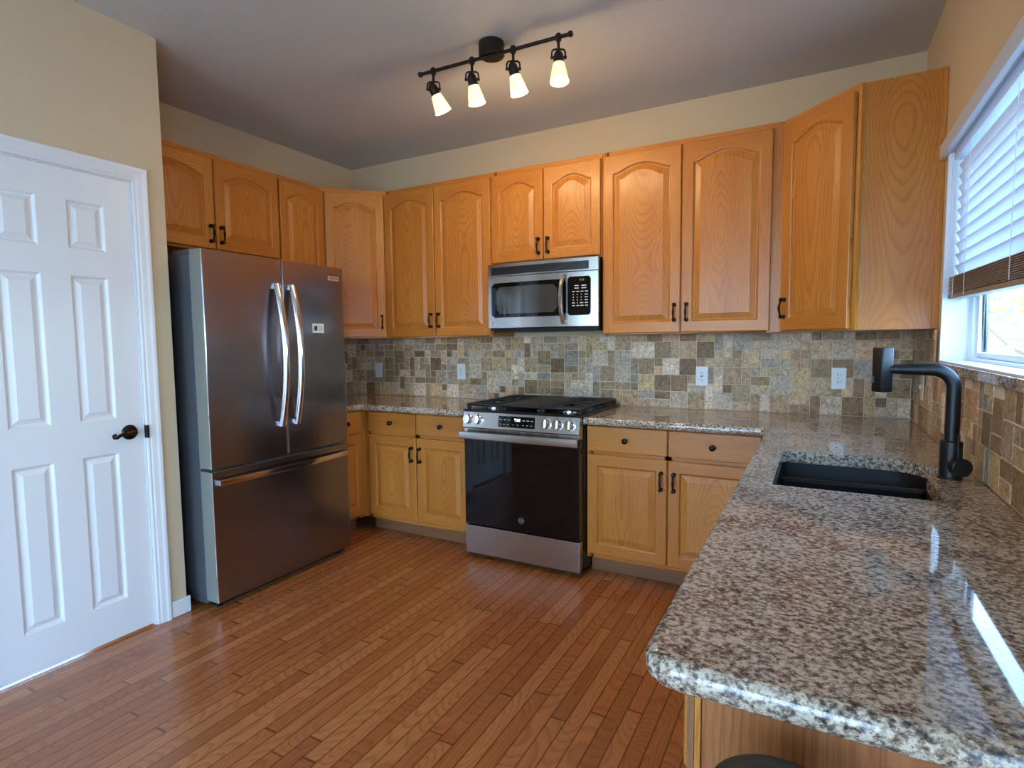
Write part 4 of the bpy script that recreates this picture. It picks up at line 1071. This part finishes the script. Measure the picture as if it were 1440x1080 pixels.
# ------------------------------------------------------------------ window blind
t = thing('window_blind', 'white slatted blind half raised in the kitchen window', 'blind', (W+0.03, (WY0+WY1)/2, 2.06))
b = MB(); b.box(W-0.024, W-0.004, WY0-0.05, -0.640, 2.056, 2.116); b.build('valance', 'slat', t, bevel=0.003)
b = MB(); b.box(W+0.012, W+0.052, WY0+0.02, WY1-0.02, 2.028, 2.066); b.build('headrail', 'slat', t)
def slats(zs, tilt, mat, name, sag=0.0):
    b = MB()
    for z in zs:
        rows = []
        for y, dz in ((WY0+0.018, -sag), (WY1-0.018, 0.0)):
            ring_ = []
            for k in range(7):
                s = -1+2*k/6; ring_.append((s, 0.0012+0.0035*(1-s*s)))
            pts = []
            ca, sa = math.cos(tilt), math.sin(tilt)
            for s, h in ring_: pts.append((W+0.036+s*0.025*ca-h*sa, y, z+dz+s*0.025*sa+h*ca))
            for s, h in ring_[::-1]: pts.append((W+0.036+s*0.025*ca-(h-0.003)*sa, y, z+dz+s*0.025*sa+(h-0.003)*ca))
            rows.append(pts)
        bb, n = b.grid(rows, 0, True, True); b.cap(bb, n, 0); b.cap(bb, n, 1, 0, True)
    return b.build(name, mat, t, sharp=50)
slats([1.592+0.0436*k for k in range(10)], math.radians(-72), 'slat', 'slats', 0.012)
slats([1.506+0.0062*k for k in range(11)], math.radians(-3), 'shaded_slat', 'stacked_slats', 0.035)['label'] = 'stack of gathered slats painted taupe as backlit shade'
b = MB(); b.face([(W+0.010, WY1-0.018, 1.484), (W+0.010, WY0+0.018, 1.449), (W+0.062, WY0+0.018, 1.449), (W+0.062, WY1-0.018, 1.484)])
b = MB(); rows = [[(W+x, y, z+dz) for x, z in ((0.010, 1.486), (0.062, 1.486), (0.062, 1.502), (0.010, 1.502))] for y, dz in ((WY1-0.018, 0), (WY0+0.018, -0.035))]
bb, n = b.grid(rows, 0, True, False); b.cap(bb, n, 0); b.cap(bb, n, 1, 0, True); b.build('bottom_rail', 'shaded_slat', t)  # rail takes the same painted backlit shade as the stack
for y in (WY1-0.11, WY1-0.30, WY1-0.85, WY1-1.4):
    b = MB(); b.tube([(W+0.009, y, 2.03), (W+0.009, y, 1.487)], 0.0011, 6); b.tube([(W+0.063, y, 2.03), (W+0.063, y, 1.487)], 0.0011, 6)
    b.build('ladder_cord', 'cord', t)
b = MB(); b.tube([(W+0.004, WY1-0.045, 2.05), (W+0.004, WY1-0.047, 1.60)], 0.0022, 8); b.build('tilt_wand', 'cord', t)

# ------------------------------------------------------------------ black canister at the counter end
t = thing('waste_bin', 'black round topped object at the bottom edge beside the end panel', 'bin', (3.412, -2.962, 0))
b = MB(); b.lathe([(0.062, 0.001), (0.066, 0.01), (0.072, 0.814), (0.072, 0.824)], (3.412, -2.962, 0), (0, 0, 1), 32); b.build('body', 'dark_plastic', t)
b = MB(); b.lathe([(0.074, 0.8242), (0.075, 0.842), (0.071, 0.857), (0.055, 0.868), (0.030, 0.874), (0.001, 0.876)], (3.412, -2.962, 0), (0, 0, 1), 32); b.build('lid', 'dark_plastic', t)

# ------------------------------------------------------------------ outdoors
b = MB(); b.box(-25, 40, -40, 40, -0.36, -0.16); struct('ground', b, 'ground', 'paved yard made pale to bounce daylight inside', 'ground')
b = MB(); b.box(5.4, 11.5, 11.0, 17.0, -0.155, 2.6); hs = tag(b.build('neighbour_house', ['siding'], None), 'pale blue neighbouring house beyond the tree', 'house', kind='thing')
b = MB(); rows = [[(x, y, z) for y, z in ((10.6, 2.602), (14.0, 4.3), (17.4, 2.602))] for x in (5.0, 11.9)]
bb, n = b.grid(rows, 0, True, False); b.cap(bb, n, 0); b.cap(bb, n, 1, 0, True); b.build('roof', 'roof', hs)
b = MB()
for k in range(19): b.box(5.4, 11.5, 10.985, 10.999, -0.10+k*0.14, -0.02+k*0.14)
b.build('siding_boards', 'siding', hs)
def tree(x, y, h, r, label, nl=1500):
    t = thing('garden_tree', label, 'tree', (x, y, -0.16), 'sunlit trees outside the window'); rnd = random.Random(int(x*100)); b = MB()
    b.tube([(x, y, -0.16), (x+0.05, y, h*0.35), (x-0.04, y+0.05, h*0.7), (x, y, h)], [0.07, 0.055, 0.03, 0.01], 8)
    for k in range(10):
        a = rnd.uniform(0, 2*PI); z = rnd.uniform(0.2, 0.8)*h; L = r*rnd.uniform(0.6, 1)
        b.tube([(x, y, z), (x+math.cos(a)*L*0.5, y+math.sin(a)*L*0.5, z+0.25), (x+math.cos(a)*L, y+math.sin(a)*L, z+0.7)], [0.022, 0.014, 0.005], 6)
    b.build('trunk', 'bark', t); b = MB()
    for k in range(nl):
        d = Vector((rnd.gauss(0, 1), rnd.gauss(0, 1), rnd.gauss(0, 1))).normalized()*(rnd.random()**0.45)
        p = Vector((x+d.x*r, y+d.y*r, h*0.58+d.z*h*0.5)); s = rnd.uniform(0.035, 0.075)
        u_ = Vector((rnd.gauss(0, 1), rnd.gauss(0, 1), rnd.gauss(0, 1))).normalized(); v_ = u_.orthogonal().normalized(); w_ = u_.cross(v_)
        b.face([p-v_*s, p-w_*s*0.45+u_*s*0.1, p+v_*s, p+w_*s*0.45+u_*s*0.1])
    b.build('foliage', 'leaf', t)
tree(5.45, 3.4, 2.9, 0.95, 'yellow leaved garden tree just outside the kitchen window')
tree(7.4, 5.6, 3.6, 1.5, 'larger yellow garden tree further along the yard', 2200)
